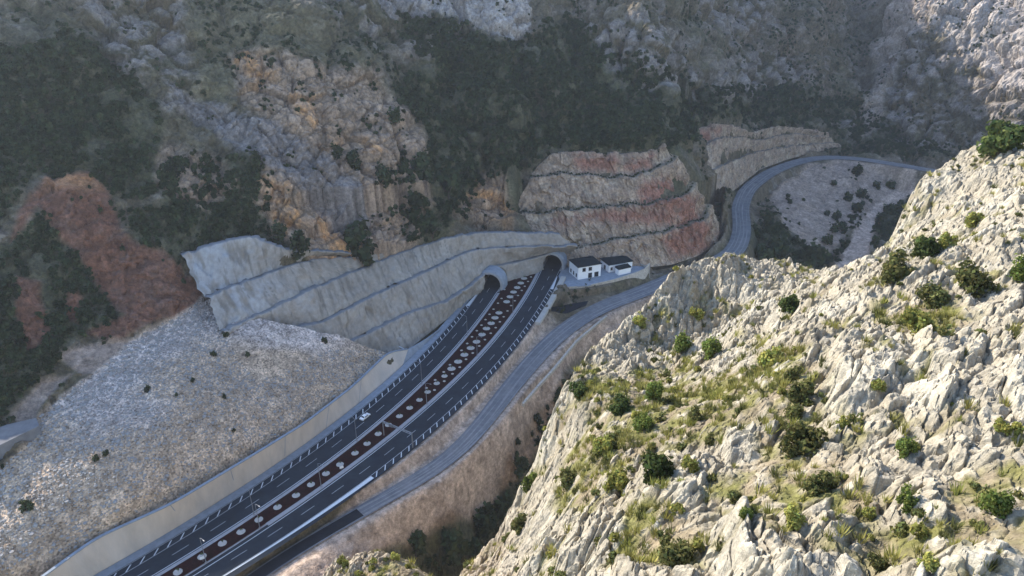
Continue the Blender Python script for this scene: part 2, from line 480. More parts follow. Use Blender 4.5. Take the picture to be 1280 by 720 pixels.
# ------------------------------------------------------------------ engineered faces (rows of points, bottom to top)
SHOT = [  # lower edge of each sprayed-concrete tier, bottom to top
    row([(330, 520), (420, 470), (505, 441), (560, 398), (598, 367), (612, 358), (640, 352), (668, 344), (690, 332), (712, 328)], [4, 2, -.5, -.5, -.5, -.5, -.5, -.5, -.5, -.5]),
    row([(318, 480), (400, 447), (462, 418), (511, 393), (560, 378), (590, 358), (617, 335), (650, 328), (690, 318), (714, 322)], [11, 10.5, 10, 10, 8, 7, 8.5, 8, 8.5, 4]),
    row([(300, 430), (350, 415), (403, 405), (470, 370), (528, 344), (560, 328), (587, 315), (620, 311), (680, 309), (722, 309)], [21, 20.5, 20, 20, 20, 19.5, 19, 17.5, 15, 14]),
    row([(280, 415), (310, 402), (331, 393), (390, 364), (449, 339), (500, 318), (560, 299), (605, 292), (650, 292), (700, 295)], [31, 30, 30, 30, 29, 28, 27, 25, 22, 19]),
]
SHOT_UP = [  # two more tiers that exist only at the left end
    row([(262, 374), (284, 362), (310, 353), (340, 342), (364, 333), (400, 324), (440, 322)], [40, 40, 40, 40, 40, 38, 34]),
    row([(228, 322), (255, 312), (285, 303), (310, 297), (332, 304), (356, 313), (400, 315), (440, 317)], [52, 53, 54, 54, 51, 47, 41, 36]),
]
def footprint(rows, a=0, b=-1): return [p[:2] for p in rows[a]] + [p[:2] for p in rows[b][::-1]]

# portals: centre on the road, direction into the hill
PORT = []
for (ua, ub, v, key) in ((599, 627, 360, 'L'), (677, 703, 335, 'R')):
    a, b = W(ua, v, 0), W(ub, v, 0); c = (a + b) / 2; d = np.array([-(b - a)[1], (b - a)[0], 0]); tx, ty = cdir('MR', 335)
    PORT.append((c, np.array([tx, ty, 0.0]), 5.5))
def in_tunnel(x, y, z, grow=0.0):
    m = np.zeros(np.shape(x), bool)
    for c, d, rad in PORT:
        s = (x - c[0]) * d[0] + (y - c[1]) * d[1]; l = (x - c[0]) * d[1] - (y - c[1]) * d[0]
        rr = np.hypot(l, np.maximum(z - 2.6, 0) if True else 0)
        m |= (s > -3) & (s < 70) & (rr < rad + grow) & (z < 2.6 + rad + grow)
    return m

# ------------------------------------------------------------------ ground colour from the patches the hillside shows, one of them painted sun
SCRUB, ROCKW, SOILR, ORANGE, GRASS, PALE, GRAV = [], [], [], [], [], [], []
ZONES = dict(
    grav=[[(258, 362), (275, 372), (288, 392), (330, 398), (420, 414), (486, 440), (440, 487), (300, 582), (215, 634), (85, 694), (-60, 790), (-320, 790), (-200, 640), (0, 585), (35, 555), (50, 520), (120, 462), (185, 415), (215, 400)]],
    red=[[(20, 285), (62, 226), (110, 213), (132, 240), (150, 290), (200, 318), (226, 345), (256, 366), (235, 392), (190, 408), (150, 432), (105, 415), (158, 398), (108, 335), (75, 300), (55, 262), (15, 300)],
         [(25, 345), (50, 352), (60, 420), (35, 440), (22, 400)], [(85, 360), (105, 372), (98, 400), (82, 395)]],
    orange=[[(285, 72), (335, 65), (400, 88), (470, 90), (500, 135), (528, 190), (536, 235), (500, 255), (470, 250), (440, 300), (395, 316), (345, 292), (322, 255), (330, 215), (330, 150), (300, 120)],
            [(205, 180), (270, 195), (300, 235), (270, 260), (225, 250), (200, 220)], [(575, 262), (600, 215), (640, 225), (650, 262), (600, 290)], [(450, 250), (520, 235), (520, 290), (480, 318), (455, 300)]],
    white=[[(90, -20), (215, -20), (230, 60), (240, 110), (175, 105), (130, 70)], [(205, 110), (260, 130), (320, 150), (330, 180), (250, 150), (200, 140)],
           [(355, -20), (665, -20), (660, 55), (610, 40), (560, 60), (530, 90), (490, 50), (430, 35)], [(720, 30), (820, 20), (850, 60), (880, 120), (830, 115), (770, 95)], [(880, 90), (950, 60), (1010, 90), (990, 120), (900, 125)],
           [(860, 5), (960, 0), (960, 40), (900, 50)],
           [(1140, -20), (1290, -20), (1290, 190), (1200, 190), (1130, 165), (1090, 150), (1100, 60)], [(1045, 155), (1060, 150), (1085, 165), (1070, 172)], [(1120, 170), (1160, 160), (1170, 185), (1130, 185)]],
    strata=[[(200, 105), (262, 128), (330, 150), (395, 190), (455, 240), (462, 262), (430, 262), (380, 235), (320, 205), (240, 150)]],
    rust=[[(350, 108), (388, 122), (425, 165), (472, 195), (455, 205), (400, 178), (365, 145)], [(322, 225), (400, 238), (448, 262), (440, 300), (400, 316), (345, 290)], [(283, 74), (320, 70), (348, 95), (318, 106)], [(585, 240), (640, 230), (650, 262), (600, 285)]],
    knob=[[(470, -20), (662, -20), (658, 40), (645, 56), (615, 44), (570, 20), (520, 12)], [(1150, -20), (1300, -20), (1300, 130), (1235, 95), (1180, 45)]],  # pale outcrop; the second polygon paints sunlight on the right mountain corner
    grass=[[(215, -10), (340, -10), (400, 40), (470, 80), (380, 85), (300, 70), (285, 130), (245, 135), (240, 60)]],
    pale=[[(975, 232), (1010, 208), (1060, 200), (1120, 212), (1140, 222), (1120, 240), (1085, 262), (1060, 290), (1045, 312), (1010, 310), (985, 290), (960, 250)],
          [(100, 470), (70, 445), (110, 432), (178, 425), (170, 435), (120, 465)], [(15, 520), (50, 478), (88, 470), (60, 500), (30, 540)]],
    dirt=[[(1040, 345), (1062, 300), (1075, 275), (1105, 245), (1140, 232), (1160, 235), (1115, 258), (1092, 290), (1080, 345)],
          [(690, 425), (655, 462), (625, 500), (580, 555), (500, 620), (430, 665), (330, 725), (350, 745), (470, 690), (560, 640), (600, 585), (640, 545), (690, 500), (700, 470), (770, 415), (850, 375), (840, 360), (780, 378), (730, 405)],
          [(690, 400), (670, 425), (600, 520), (540, 580), (430, 650), (330, 710), (260, 760), (330, 720), (440, 630), (540, 545), (600, 480), (660, 410)]],
    track=[[(1042, 350), (1056, 318), (1068, 288), (1082, 264), (1104, 246), (1140, 232), (1150, 236), (1116, 256), (1098, 274), (1088, 300), (1084, 350)]],
    bank=[[(575, 600), (630, 540), (690, 480), (720, 470), (680, 545), (640, 600), (600, 635), (540, 660), (470, 690), (500, 660)]],
    ravine=[[(1075, 175), (1085, 130), (1095, 60), (1130, -10), (1175, -10), (1120, 70), (1105, 120), (1100, 165)]],
    scrub=[[(500, 95), (560, 75), (640, 60), (700, 20), (870, 110), (1000, 110), (1080, 130), (1090, 180), (1040, 165), (960, 160), (910, 150), (860, 165), (850, 215), (800, 190), (690, 190), (650, 230), (600, 225), (575, 275), (545, 300), (505, 305), (510, 250), (540, 230), (530, 170), (500, 130)],
           [(-20, 60), (110, 60), (200, 140), (200, 240), (140, 240), (110, 212), (60, 220), (-20, 300)], [(-20, 320), (60, 270), (110, 340), (158, 398), (110, 415), (80, 440), (30, 500), (-20, 540)],
           [(205, 190), (330, 200), (335, 290), (380, 320), (340, 320), (290, 300), (240, 318), (215, 340), (160, 300), (160, 260), (200, 255)], [(410, 290), (450, 280), (485, 320), (450, 335), (420, 330)],
           [(500, 20), (560, 20), (640, 80), (520, 110)], [(340, 290), (395, 318), (390, 332), (360, 330)], [(960, 270), (985, 300), (1040, 320), (1010, 345), (930, 330), (935, 300)],
           [(1035, 300), (1060, 255), (1095, 240), (1070, 270), (1050, 310)], [(1090, 290), (1125, 245), (1140, 250), (1110, 310)], [(1040, 150), (1100, 155), (1170, 190), (1240, 200), (1100, 195), (1040, 180)],
           [(560, 660), (600, 610), (640, 560), (690, 480), (720, 470), (690, 560), (620, 690), (560, 730), (430, 705), (520, 660)],
           [(470, 235), (500, 180), (530, 240), (510, 300), (500, 255)]],
    thin=[[(240, -20), (700, -20), (700, 60), (560, 90), (460, 90), (240, 130)], [(700, -20), (1100, -20), (1080, 130), (700, 120)], [(1100, -20), (1290, -20), (1290, 200), (1100, 190)], [(320, 80), (530, 90), (540, 300), (340, 300)]],
)
def zone(name, u, v, soft=6.0):
    m = np.full(u.shape, -1e3)
    for p in ZONES[name]:
        us = [q[0] for q in p]; vs = [q[1] for q in p]
        k = (u > min(us) - 30) & (u < max(us) + 30) & (v > min(vs) - 30) & (v < max(vs) + 30)
        if k.any(): m[k] = np.maximum(m[k], poly_sd(u[k], v[k], p))
    return sstep(-soft, soft, m)

def lerp(c, t, d): return c * (1 - t[:, None]) + np.asarray(d, np.float32) * t[:, None]

# ------------------------------------------------------------------ the hillside and valley floor: one sheet
azs = np.radians(np.r_[np.linspace(-75, -45, 60, endpoint=False), np.linspace(-45, 40, 1000, endpoint=False), np.linspace(40, 62, 70)])
rs = np.r_[np.linspace(118, 230, 220, endpoint=False), np.linspace(230, 420, 400, endpoint=False), np.linspace(420, 890, 430, endpoint=False), np.linspace(890, 1150, 45)]
A, RR = np.meshgrid(azs, rs)
X = (RR * np.sin(A)).ravel(); Y = (RR * np.cos(A)).ravel()
# smooth base on a coarse net, then refined
step = 4
xs = np.arange(-1000, 1010, step); ys = np.arange(0, 1160, step)
cg = HZ(*[g_.ravel() for g_ in np.meshgrid(xs, ys)]).reshape(len(ys), len(xs))
def base_z(x, y):
    fx = np.clip((x + 1000) / step, 0, len(xs) - 1.01); fy = np.clip(y / step, 0, len(ys) - 1.01)
    i = fx.astype(int); j = fy.astype(int); a = fx - i; b = fy - j
    return (cg[j, i] * (1 - a) + cg[j, i + 1] * a) * (1 - b) + (cg[j + 1, i] * (1 - a) + cg[j + 1, i + 1] * a) * b
Z = np.clip(base_z(X, Y), -45, 330)
U, Vp = uv_of(X, Y, Z)
Ys = Y + .85 * Z          # noise runs along the slope, not only over the plan
Xs = X + Z * np.where(U > 640, 1.25, .65) * np.tanh((U - 640) / 200)
wob = fbm(X / 26, Y / 26, 5, 4); wob2 = fbm(X / 26, Y / 26, 55, 4)
Uw = U + wob * 16; Vw = Vp + wob2 * 12
fade = sstep(-60, -20, U) * (1 - sstep(1300, 1340, U))
z_grav = zone('grav', Uw * .5 + U * .5, Vw * .5 + Vp * .5, 3.0)
z_red = zone('red', Uw, Vw, 5); z_or = zone('orange', Uw, Vw, 9); z_wh = zone('white', Uw, Vw, 14); z_gr = zone('grass', Uw, Vw, 18)
z_pale = zone('pale', Uw * .5 + U * .5, Vw * .5 + Vp * .5, 4); z_dirt = zone('dirt', U + wob * 6, Vp + wob2 * 6, 4); z_rav = zone('ravine', Uw, Vw, 5); z_sc = zone('scrub', Uw, Vw, 8); z_th = zone('thin', Uw, Vw, 20)

dh, _, _ = seg_dist(X, Y, HWY); do, zo, oside = seg_dist(X, Y, OLD)
oR_ = (X - cx('RHI', np.clip(Y, 112, 352))) * cdir('RHI', np.clip(Y, 112, 352))[1]
z_strip = sstep(1.8, 2.6, oR_) * (1 - sstep(11, 15, do)) * (1 - sstep(285, 305, Y)) * np.where(oside < 0, 1.0, 1 - sstep(7, 10, do)); z_dirt = np.maximum(z_dirt, z_strip)
flat = np.maximum(1 - sstep(15, 20, dh), 1 - sstep(8.5, 14, do))
fc = np.zeros(X.shape); fcw = fc.copy()
for rows in (SHOT, SHOT_UP, CUT, CUT2):
    sd_ = poly_sd(X, Y, footprint(rows)); fc = np.maximum(fc, sstep(-1.0, 3.5, sd_)); fcw = np.maximum(fcw, sstep(-6.0, -1.5, sd_))
smoothz = np.maximum.reduce([z_grav * .93, z_pale * .75, z_dirt * .8, flat])
rough = (1 - smoothz)
# relief: gullies down the slope, rock blocks, roughness
gul = 1 - 2.4 * np.abs(noise3(X / 70, Y / 70, Z / 70, 3, 3))
rock = np.clip(z_wh + z_or * .55 + .25, 0, 1)
f1, e1, _ = facets3(X + wob * 5, Y + wob2 * 5, Z, 14.0, 11)
f2, e2, id2 = facets3(X, Y, Z, 5.5, 21)
f3, e3, id3 = facets3(X, Y, Z, 2.0, 31)
far = sstep(240, 420, RR.ravel())
f0, e0, id0 = facets3(X + wob * 14, Y + wob2 * 14, Z, 36.0, 15)
lump0 = 1 - np.exp(-e0 * 3.0); lump1 = 1 - np.exp(-e1 * 3.5)
relief = rough * (gul * (1.5 + 3.0 * far) + noise3(X / 25, Y / 25, Z / 25, 9, 4) * 4.5 + far * (lump0 - .5) * 11.0 + (lump1 - .5) * (1.2 + 1.6 * rock)
                  + rock * (f1 * 5.0 + f2 * 1.4 + f3 * .8 - 1.0 * np.exp(-e2 / .1)) + (1 - rock) * (f2 * .9 + f3 * .5) + vnoise(X / 1.3, Ys / 1.3, 4) * .25)
zb = Z.reshape(len(rs), len(azs)); xb = X.reshape(zb.shape); yb_ = Y.reshape(zb.shape)
tu = np.stack([np.gradient(k, axis=1) for k in (xb, yb_, zb)], -1); tv = np.stack([np.gradient(k, axis=0) for k in (xb, yb_, zb)], -1)
NB = np.cross(tu, tv); NB /= np.linalg.norm(NB, axis=-1)[..., None]; NB = NB.reshape(-1, 3)
Z = Z + (z_grav * (1 - flat)) * (fbm(X / 14, Y / 14, 77, 3) * .8 + f3 * .22 + vnoise(X / .8, Y / .8, 8) * .18)
TER = [p[:2] for p in (W(703, 361), W(735, 359), W(770, 352), W(794, 345), W(810, 340), W(814, 328), W(790, 324), W(745, 320), W(708, 327), W(698, 345))]
wT = sstep(-1.0, .2, poly_sd(X, Y, TER)); Z = Z * (1 - wT) + wT * np.minimum(Z, -1.2)
wF = (1 - sstep(16, 24, do)) * (oside < 0) * sstep(25, 31, X) * (1 - sstep(95, 130, X)) * (1 - wT); Z = np.where(wF > 0, np.minimum(Z, -4.7 + 6 * (1 - wF)), Z)
STUB = [W(640 + a / 8, 380 + b / 8, -4.8)[:2] for a, b in ((395, 35), (760, -30), (740, 5), (560, 85), (385, 130))]
wQ = sstep(-2.0, .3, poly_sd(X, Y, STUB)); Z = Z * (1 - wQ) + wQ * np.minimum(Z, -5.0)
Yc = np.clip(Y, 112, 352); tyL = cdir('LHI', Yc)[1]; oL = (X - cx('LHI', Yc)) * tyL; oR = (X - cx('RHI', Yc)) * cdir('RHI', Yc)[1]
wH = sstep(-10, -6.5, oL) * (1 - sstep(2.9, 4.8, oR)) * (1 - sstep(352, 358, Y)) * (1 - sstep(1.5, 3.0, oR) * sstep(288, 296, Y)); Z = Z * (1 - wH) + wH * (-.45)
hwO = np.interp(np.hypot(X, Y), [150, 190, 240, 290], [3.2, 4.4, 5.9, 6.4]); wO = (1 - sstep(hwO, hwO + 4, do)) * (1 - wH * sstep(hwO - .2, hwO + 1.2, do)); Z = Z * (1 - wO) + wO * (zo - .35)
for rows in (SHOT, [SHOT[3][:6]] + SHOT_UP, CUT, CUT2):
    for lo, hi in zip(rows[:-1], rows[1:]):
        dl, zl, _ = seg_dist(X, Y, lo); du_, zu, _ = seg_dist(X, Y, hi)
        m = sstep(-3.5, -.8, poly_sd(X, Y, [p[:2] for p in lo] + [p[:2] for p in hi[::-1]])) * (1 - z_grav)
        zt = zl + (zu - zl) * dl / (dl + du_ + 1e-6) - 6.5
        Z = np.where(m > 0, Z * (1 - m) + np.minimum(Z, zt) * m, Z)
    dt, zt, sd_ = seg_dist(X, Y, rows[-1]); o_ = (fc < .01) & (dt < 14)
    Z = np.where(o_, np.maximum(np.minimum(Z, zt + 1.3 * dt), np.where(sd_ < 0, zt - 1.0 - 1.0 * dt, -99)), Z) if rows is not SHOT else np.where(o_ & (z_grav < .5), np.minimum(Z, zt + 1.2 * dt), Z)
relief = relief * (1 - fcw) * (1 - wH) * (1 - wO) * (1 - wT) * (1 - wF) * (1 - wQ)
X0_, Y0_ = X.copy(), Y.copy(); ZG = Z + relief * np.clip(NB[:, 2], .5, 1)
X = X + NB[:, 0] * relief; Y = Y + NB[:, 1] * relief; Z = Z + NB[:, 2] * relief
hill_faces_hole = in_tunnel(X, Y, Z, .3)

# ground colours, with crevice shade and a sunlit corner painted in
n1 = noise3(X0_ / 8, Y0_ / 8, ZG / 8, 41, 4) * 1.25; n2 = noise3(X0_ / 2.6, Y0_ / 2.6, ZG / 2.6, 42, 3) * 1.25; n3 = fbm(X / 55, Ys / 55, 43, 3)
C = np.tile(np.array([.115, .10, .07], np.float32), (len(X), 1))
C = lerp(C, np.clip(.5 + n3 * 1.2, 0, 1), (.085, .085, .055))
C = lerp(C, sstep(.62, .85, lump1 + .25 * n2) * (.35 + .65 * sstep(.3, .7, lump0)) * .7, (.15, .145, .13))
C = lerp(C, sstep(.1, .5, n1) * .5, (.20, .18, .155))
C = lerp(C, z_gr * .75, (.105, .103, .062))
C = lerp(C, z_sc * .75, (.055, .064, .034))
rk = z_wh * sstep(.3, .6, lump1 * .6 + lump0 * .35 + .5 * n1 + .2 * n2)
C = lerp(C, rk, (.18, .174, .165)); C = lerp(C, rk * sstep(.5, .9, id2) * .6, (.26, .255, .245)); C = lerp(C, zone('knob', Uw, Vw, 5) * .85, (.34, .335, .325)); C = lerp(C, rk * sstep(.0, .4, n2) * .6, (.15, .145, .13))  # knob tone: pale outcrop, plus painted sun on the right corner
C = lerp(C, z_or * .9, (.30, .235, .17)); C = lerp(C, zone('rust', Uw, Vw, 8) * sstep(-.35, .2, n1 + .3 * n2) * .92, (.48, .29, .135)); C = lerp(C, z_or * sstep(-.05, .25, n2 - .15) * .6, (.17, .15, .13)); C = lerp(C, z_or * sstep(.6, .95, id2) * .45, (.40, .33, .26)); C = lerp(C, z_or * (1 - sstep(.03, .16, e2)) * .55, (.11, .095, .08))  # block cracks darkened: crevice shade and growth put into the colour
z_st = zone('strata', Uw, Vw, 7); C = lerp(C, z_st * .85, (.15, .15, .152)); C = lerp(C, z_st * sstep(.0, .3, vnoise((X * .8 + Ys * .6) / 2.5, (Ys * .8 - X * .6) / 14, 88)) * .4, (.27, .26, .25))
C = lerp(C, z_red * .94, (.165, .084, .056)); C = lerp(C, z_red * sstep(.1, .5, n1) * .6, (.17, .105, .08)); C = lerp(C, z_red * sstep(.15, .45, n2 + .3 * n1) * .45, (.10, .075, .06))
top = z_red * np.exp(-((U - 92) / 42) ** 2 - ((Vp - 228) / 13) ** 2); C = lerp(C, np.clip(top * 1.3, 0, 1), (.30, .17, .09))
C = lerp(C, z_pale, (.275, .235, .20)); C = lerp(C, z_dirt * .9, (.35, .29, .24)); C = lerp(C, z_dirt * sstep(.0, .4, n1) * .35, (.25, .18, .13)); C = lerp(C, zone('track', U + wob * 4, Vp + wob2 * 4, 2.5) * .9, (.42, .355, .30)); C = lerp(C, z_rav * .8, (.30, .27, .235))
C = lerp(C, zone('bank', Uw, Vw, 6) * .8 * (1 - z_dirt), (.235, .17, .12)); C = lerp(C, z_strip * .75, (.43, .37, .31)); C = lerp(C, z_grav, (.40, .335, .255))
gb = z_grav * sstep(-.05, .25, n3 * .6 - ((Vp - 470) / 260 + (U - 190) / 700) + .06)
C = lerp(C, np.clip(gb, 0, 1), (.43, .41, .395)); C = lerp(C, z_grav * sstep(.2, .5, n3 - .1) * .4, (.31, .255, .205))
C *= (1 + .34 * n2 + .3 * (id3 - .5))[:, None]
C = np.clip(C * np.array([1.12, 1.0, .93], np.float32), .01, .6)
nr, nc = len(rs), len(azs)
idx = np.arange(nr * nc).reshape(nr, nc)
Fq = np.stack([idx[:-1, :-1], idx[:-1, 1:], idx[1:, 1:], idx[1:, :-1]], -1).reshape(-1, 4)
keep = ~hill_faces_hole[Fq].any(1)
gmask = (z_grav[Fq].mean(1) > .5)
hillside = np_mesh('hillside', np.stack([X, Y, Z], 1), Fq[keep], M['hill'], colors=C)
hillside.data.materials.append(M['gravel'])
hillside.data.polygons.foreach_set('material_index', gmask[keep].astype(np.int32))
tag(hillside, 'scrubby mountainside and gravel fill sloping down to the two roads', 'hillside', kind='structure')
Zg = ZG.reshape(nr, nc)
def ground(x, y):
    """height of the finished hillside sheet"""
    x = np.atleast_1d(np.asarray(x, float)); y = np.atleast_1d(np.asarray(y, float))
    a = np.interp(np.arctan2(x, y), azs, np.arange(nc)); r = np.interp(np.hypot(x, y), rs, np.arange(nr))
    i = np.clip(r.astype(int), 0, nr - 2); j = np.clip(a.astype(int), 0, nc - 2); fr = r - i; fa = a - j
    return (Zg[i, j] * (1 - fa) + Zg[i, j + 1] * fa) * (1 - fr) + (Zg[i + 1, j] * (1 - fa) + Zg[i + 1, j + 1] * fa) * fr
RS_ = np.linspace(120, 1000, 1800)
def hit(u, v):
    """first point of the hillside along a sight line of the photograph"""
    dx, dy, dz = ray(u, v); h = math.hypot(dx, dy)
    zr = CH + dz / h * RS_; g = ground(dx / h * RS_, dy / h * RS_)
    k = np.argmax(zr < g)
    return np.array([dx / h * RS_[k], dy / h * RS_[k], g[k]])

# ------------------------------------------------------------------ lofted faces
def resample(P, n):
    P = np.asarray(P, float); d = np.r_[0, np.cumsum(np.linalg.norm(np.diff(P, axis=0), axis=1))]; d /= d[-1]
    t = np.linspace(0, 1, n); out = np.stack([np.interp(t, d, P[:, i]) for i in range(3)], 1)
    k = max(3, n // (len(P) * 3)); pad = np.vstack([2 * out[0] - out[1:k + 1][::-1], out, 2 * out[-1] - out[-k - 1:-1][::-1]])
    ker = np.hanning(2 * k + 3)[1:-1]; ker /= ker.sum()
    return np.stack([np.convolve(pad[:, i], ker, 'same') for i in range(3)], 1)[k:k + n]
def inward(P):
    t = np.gradient(P, axis=0); n = np.stack([-t[:, 1], t[:, 0], 0 * t[:, 0]], 1); n /= np.linalg.norm(n, axis=1)[:, None] + 1e-9
    return n
def loft(rows, n, sub, berm, disp, seed, tuck=True):
    """returns grid of points: each tier face, then its berm stepping back"""
    Rws = [resample(r, n) for r in rows]; G = []; kind = []
    for i in range(len(Rws) - 1):
        lo = Rws[i] + (inward(Rws[i]) * berm if i else 0); hi = Rws[i + 1]
        for k in range(sub + 1):
            t = k / sub; G.append(lo * (1 - t) + hi * t); kind.append(0)
        if i < len(Rws) - 2: G.append(hi + inward(hi) * berm * .5); kind.append(1)
    last = Rws[-1]
    if tuck:
        G.append(last + inward(last) * 2.0 + [0, 0, -.3]); kind.append(2); G.append(last + inward(last) * 6.0 + [0, 0, -5]); kind.append(2)
    G = np.array(G); nrow = len(G)
    du = np.gradient(G, axis=1); dv = np.gradient(G, axis=0); nm = np.cross(du, dv); nm /= np.linalg.norm(nm, axis=-1)[..., None] + 1e-9
    d_ = Rws[0][-1] - Rws[0][0]; d_ /= np.linalg.norm(d_[:2]); s = G[..., 0] * d_[0] + G[..., 1] * d_[1]; zz = G[..., 2]
    f_a, e_a, ida = facets(s.ravel(), zz.ravel(), 4.5, seed, 1.57, 1.5); f_b, _, idb = facets(s.ravel(), zz.ravel(), 1.4, seed + 9, 1.57, 1.6)
    nz = fbm(s.ravel() / 9, zz.ravel() / 9, seed + 4, 4)
    dsp = (disp[0] * nz + disp[1] * f_a + disp[2] * f_b).reshape(zz.shape)
    dsp[0] *= .3
    G = G - nm * dsp[..., None]
    return G, s, np.array(kind), nz.reshape(zz.shape), idb.reshape(zz.shape)
def loft_faces(G):
    a, b = G.shape[:2]; I = np.arange(a * b).reshape(a, b)
    return np.stack([I[:-1, :-1], I[:-1, 1:], I[1:, 1:], I[1:, :-1]], -1).reshape(-1, 4)

def cut_colour(G, s, nz, idb, reds):
    P = G.reshape(-1, 3); u, v = uv_of(P[:, 0], P[:, 1], P[:, 2])
    c = np.tile(np.array([.36, .265, .19], np.float32), (len(P), 1)); S = s.ravel(); n = nz.ravel()
    st = fbm(S / 2.2, P[:, 2] / 14, 63, 3)
    c = lerp(c, sstep(-.1, .4, n), (.43, .34, .25)); c = lerp(c, sstep(.05, .4, st) * .55, (.21, .145, .11))
    red = np.zeros(len(P))
    for p in reds: red = np.maximum(red, sstep(-9, 9, poly_sd(u + n * 18, v + st * 8, p)))
    c = lerp(c, red * .85, (.29, .125, .085)); c = lerp(c, red * sstep(.1, .5, st) * .5, (.16, .08, .07))
    c = lerp(c, sstep(.1, .45, fbm(S / 6, P[:, 2] / 4, 71, 4)) * .5, (.25, .21, .175)); c *= (.93 + .45 * (idb.ravel() - .5) + .2 * fbm(S / 1.5, P[:, 2] / 3, 73, 3))[:, None]
    return np.clip(c, .02, .6)
REDS = [[(835, 222), (862, 240), (890, 290), (880, 316), (840, 322), (830, 300), (850, 275), (828, 262), (800, 262), (800, 230)], [(715, 192), (760, 194), (770, 214), (725, 214)], [(785, 200), (812, 195), (808, 215), (785, 214)], [(690, 285), (755, 262), (850, 262), (840, 280), (700, 274)]]
G, s_, kd, nz, idb = loft(CUT, 360, 26, 4.6, (2.0, 1.3, .6), 101)
cc = cut_colour(G, s_, nz, idb, REDS).reshape(G.shape)
cc[kd == 1] = (.15, .145, .11); cc[kd == 2] = (.16, .14, .11)
Fl = loft_faces(G); Pf = G.reshape(-1, 3); cm = Pf[Fl].mean(1)
tag(np_mesh('rock_cut', Pf, Fl[~in_tunnel(cm[:, 0], cm[:, 1], cm[:, 2], .35)], M['cut'], colors=cc.reshape(-1, 3)), 'stepped reddish rock cut in four benches above the right tunnel', 'rock cut', kind='structure')
CUTG, CUTK = G, kd
G, s_, kd, nz, idb = loft(CUT2, 260, 18, 3.0, (1.6, 1.1, .5), 131)
cc = cut_colour(G, s_, nz, idb, [[(862, 165), (900, 158), (880, 185), (865, 200)]]).reshape(G.shape); cc[kd == 1] = (.15, .14, .12)
tag(np_mesh('rock_cut', G.reshape(-1, 3), loft_faces(G), M['cut'], colors=cc.reshape(-1, 3)), 'pale stepped rock cut above the outer side of the road bend', 'rock cut', kind='structure')

shot_root = empty('shotcrete_wall', tuple(W(505, 441, 0)))
tag(shot_root, 'grey sprayed-concrete wall in stepped tiers beside the left tunnel mouth', 'retaining wall')
def shot_tier(rows, n, seed, berm, cover):
    for i in range(len(rows) - 1):
        G, s, kd, nz, idb = loft([rows[i] if i == 0 and not cover else [p for p in rows[i]], rows[i + 1]], n, 16, 0, (1.5, .9, .25), seed + i * 7, False)
        if i or cover: G = G + (inward(resample(rows[i], n)) * berm)[None] * np.linspace(1, 0, len(G))[:, None, None]
        hi = G[-1] + np.c_[0 * G[-1][:, :2], np.abs(fbm(np.arange(n) / 9.0, np.full(n, seed * 1.7), seed, 4)) * (1.5 if i == len(rows) - 2 else .6)]; G[-1] = hi; G = np.concatenate([G, [hi + inward(hi) * .5 + [0, 0, .25], hi + inward(hi) * (berm + 1.2) + [0, 0, -.15], hi + inward(hi) * (berm + 2.5) + [0, 0, -3.0]]])
        rag = fbm(G[..., 2].ravel() / 2.2, np.full(G[..., 2].size, seed * 3.1 + i), seed, 3).reshape(G.shape[:2]) * 1.5 * np.clip(1 - np.arange(n) / 16.0, 0, 1)[None, :]; tg = G[:, 1:2] - G[:, 0:1]; tg = tg / (np.linalg.norm(tg, axis=-1)[..., None] + 1e-9); G = G + tg * rag[..., None]
        s = np.vstack([s, s[-1:], s[-1:], s[-1:]]); P = G.reshape(-1, 3); S = s.ravel()
        u, v = uv_of(P[:, 0], P[:, 1], P[:, 2])
        st = fbm(S / 3.0, P[:, 2] / 11, seed + 3, 4); bl = fbm(S / 12, P[:, 2] / 8, seed + 5, 3)
        c = np.tile(np.array([.30, .265, .225], np.float32), (len(P), 1))
        c = lerp(c, 1 - sstep(270, 430, u), (.34, .335, .33))
        c = lerp(c, sstep(-.05, .3, bl) * .6, (.35, .315, .27)); c = lerp(c, sstep(.0, .35, st) * .7, (.185, .16, .13)); c = lerp(c, sstep(.35, .5, fbm(S / 1.1, P[:, 2] / 18, seed + 15, 2)) * .6, (.12, .11, .10)); c = lerp(c, sstep(.2, .45, fbm(S / 5, P[:, 2] / 5, seed + 8, 4)) * .5, (.27, .215, .165)); c *= (1 + .22 * fbm(S / 1.2, P[:, 2] / 1.2, seed + 9, 3))[:, None]
        c = lerp(c, sstep(560, 640, u) * .6, (.30, .27, .24))
        c = c.reshape(G.shape); c[-3:] = (.20, .20, .205)
        Fl = loft_faces(G); cm = P[Fl].mean(1)
        np_mesh('tier', P, Fl[~in_tunnel(cm[:, 0], cm[:, 1], cm[:, 2], .35)], M['shot'], shot_root, colors=c.reshape(-1, 3), smooth=True).location = tuple(-W(505, 441, 0))
shot_tier(SHOT, 300, 201, 2.6, False)
shot_tier([SHOT[3][:6]] + SHOT_UP, 130, 251, 2.6, True)

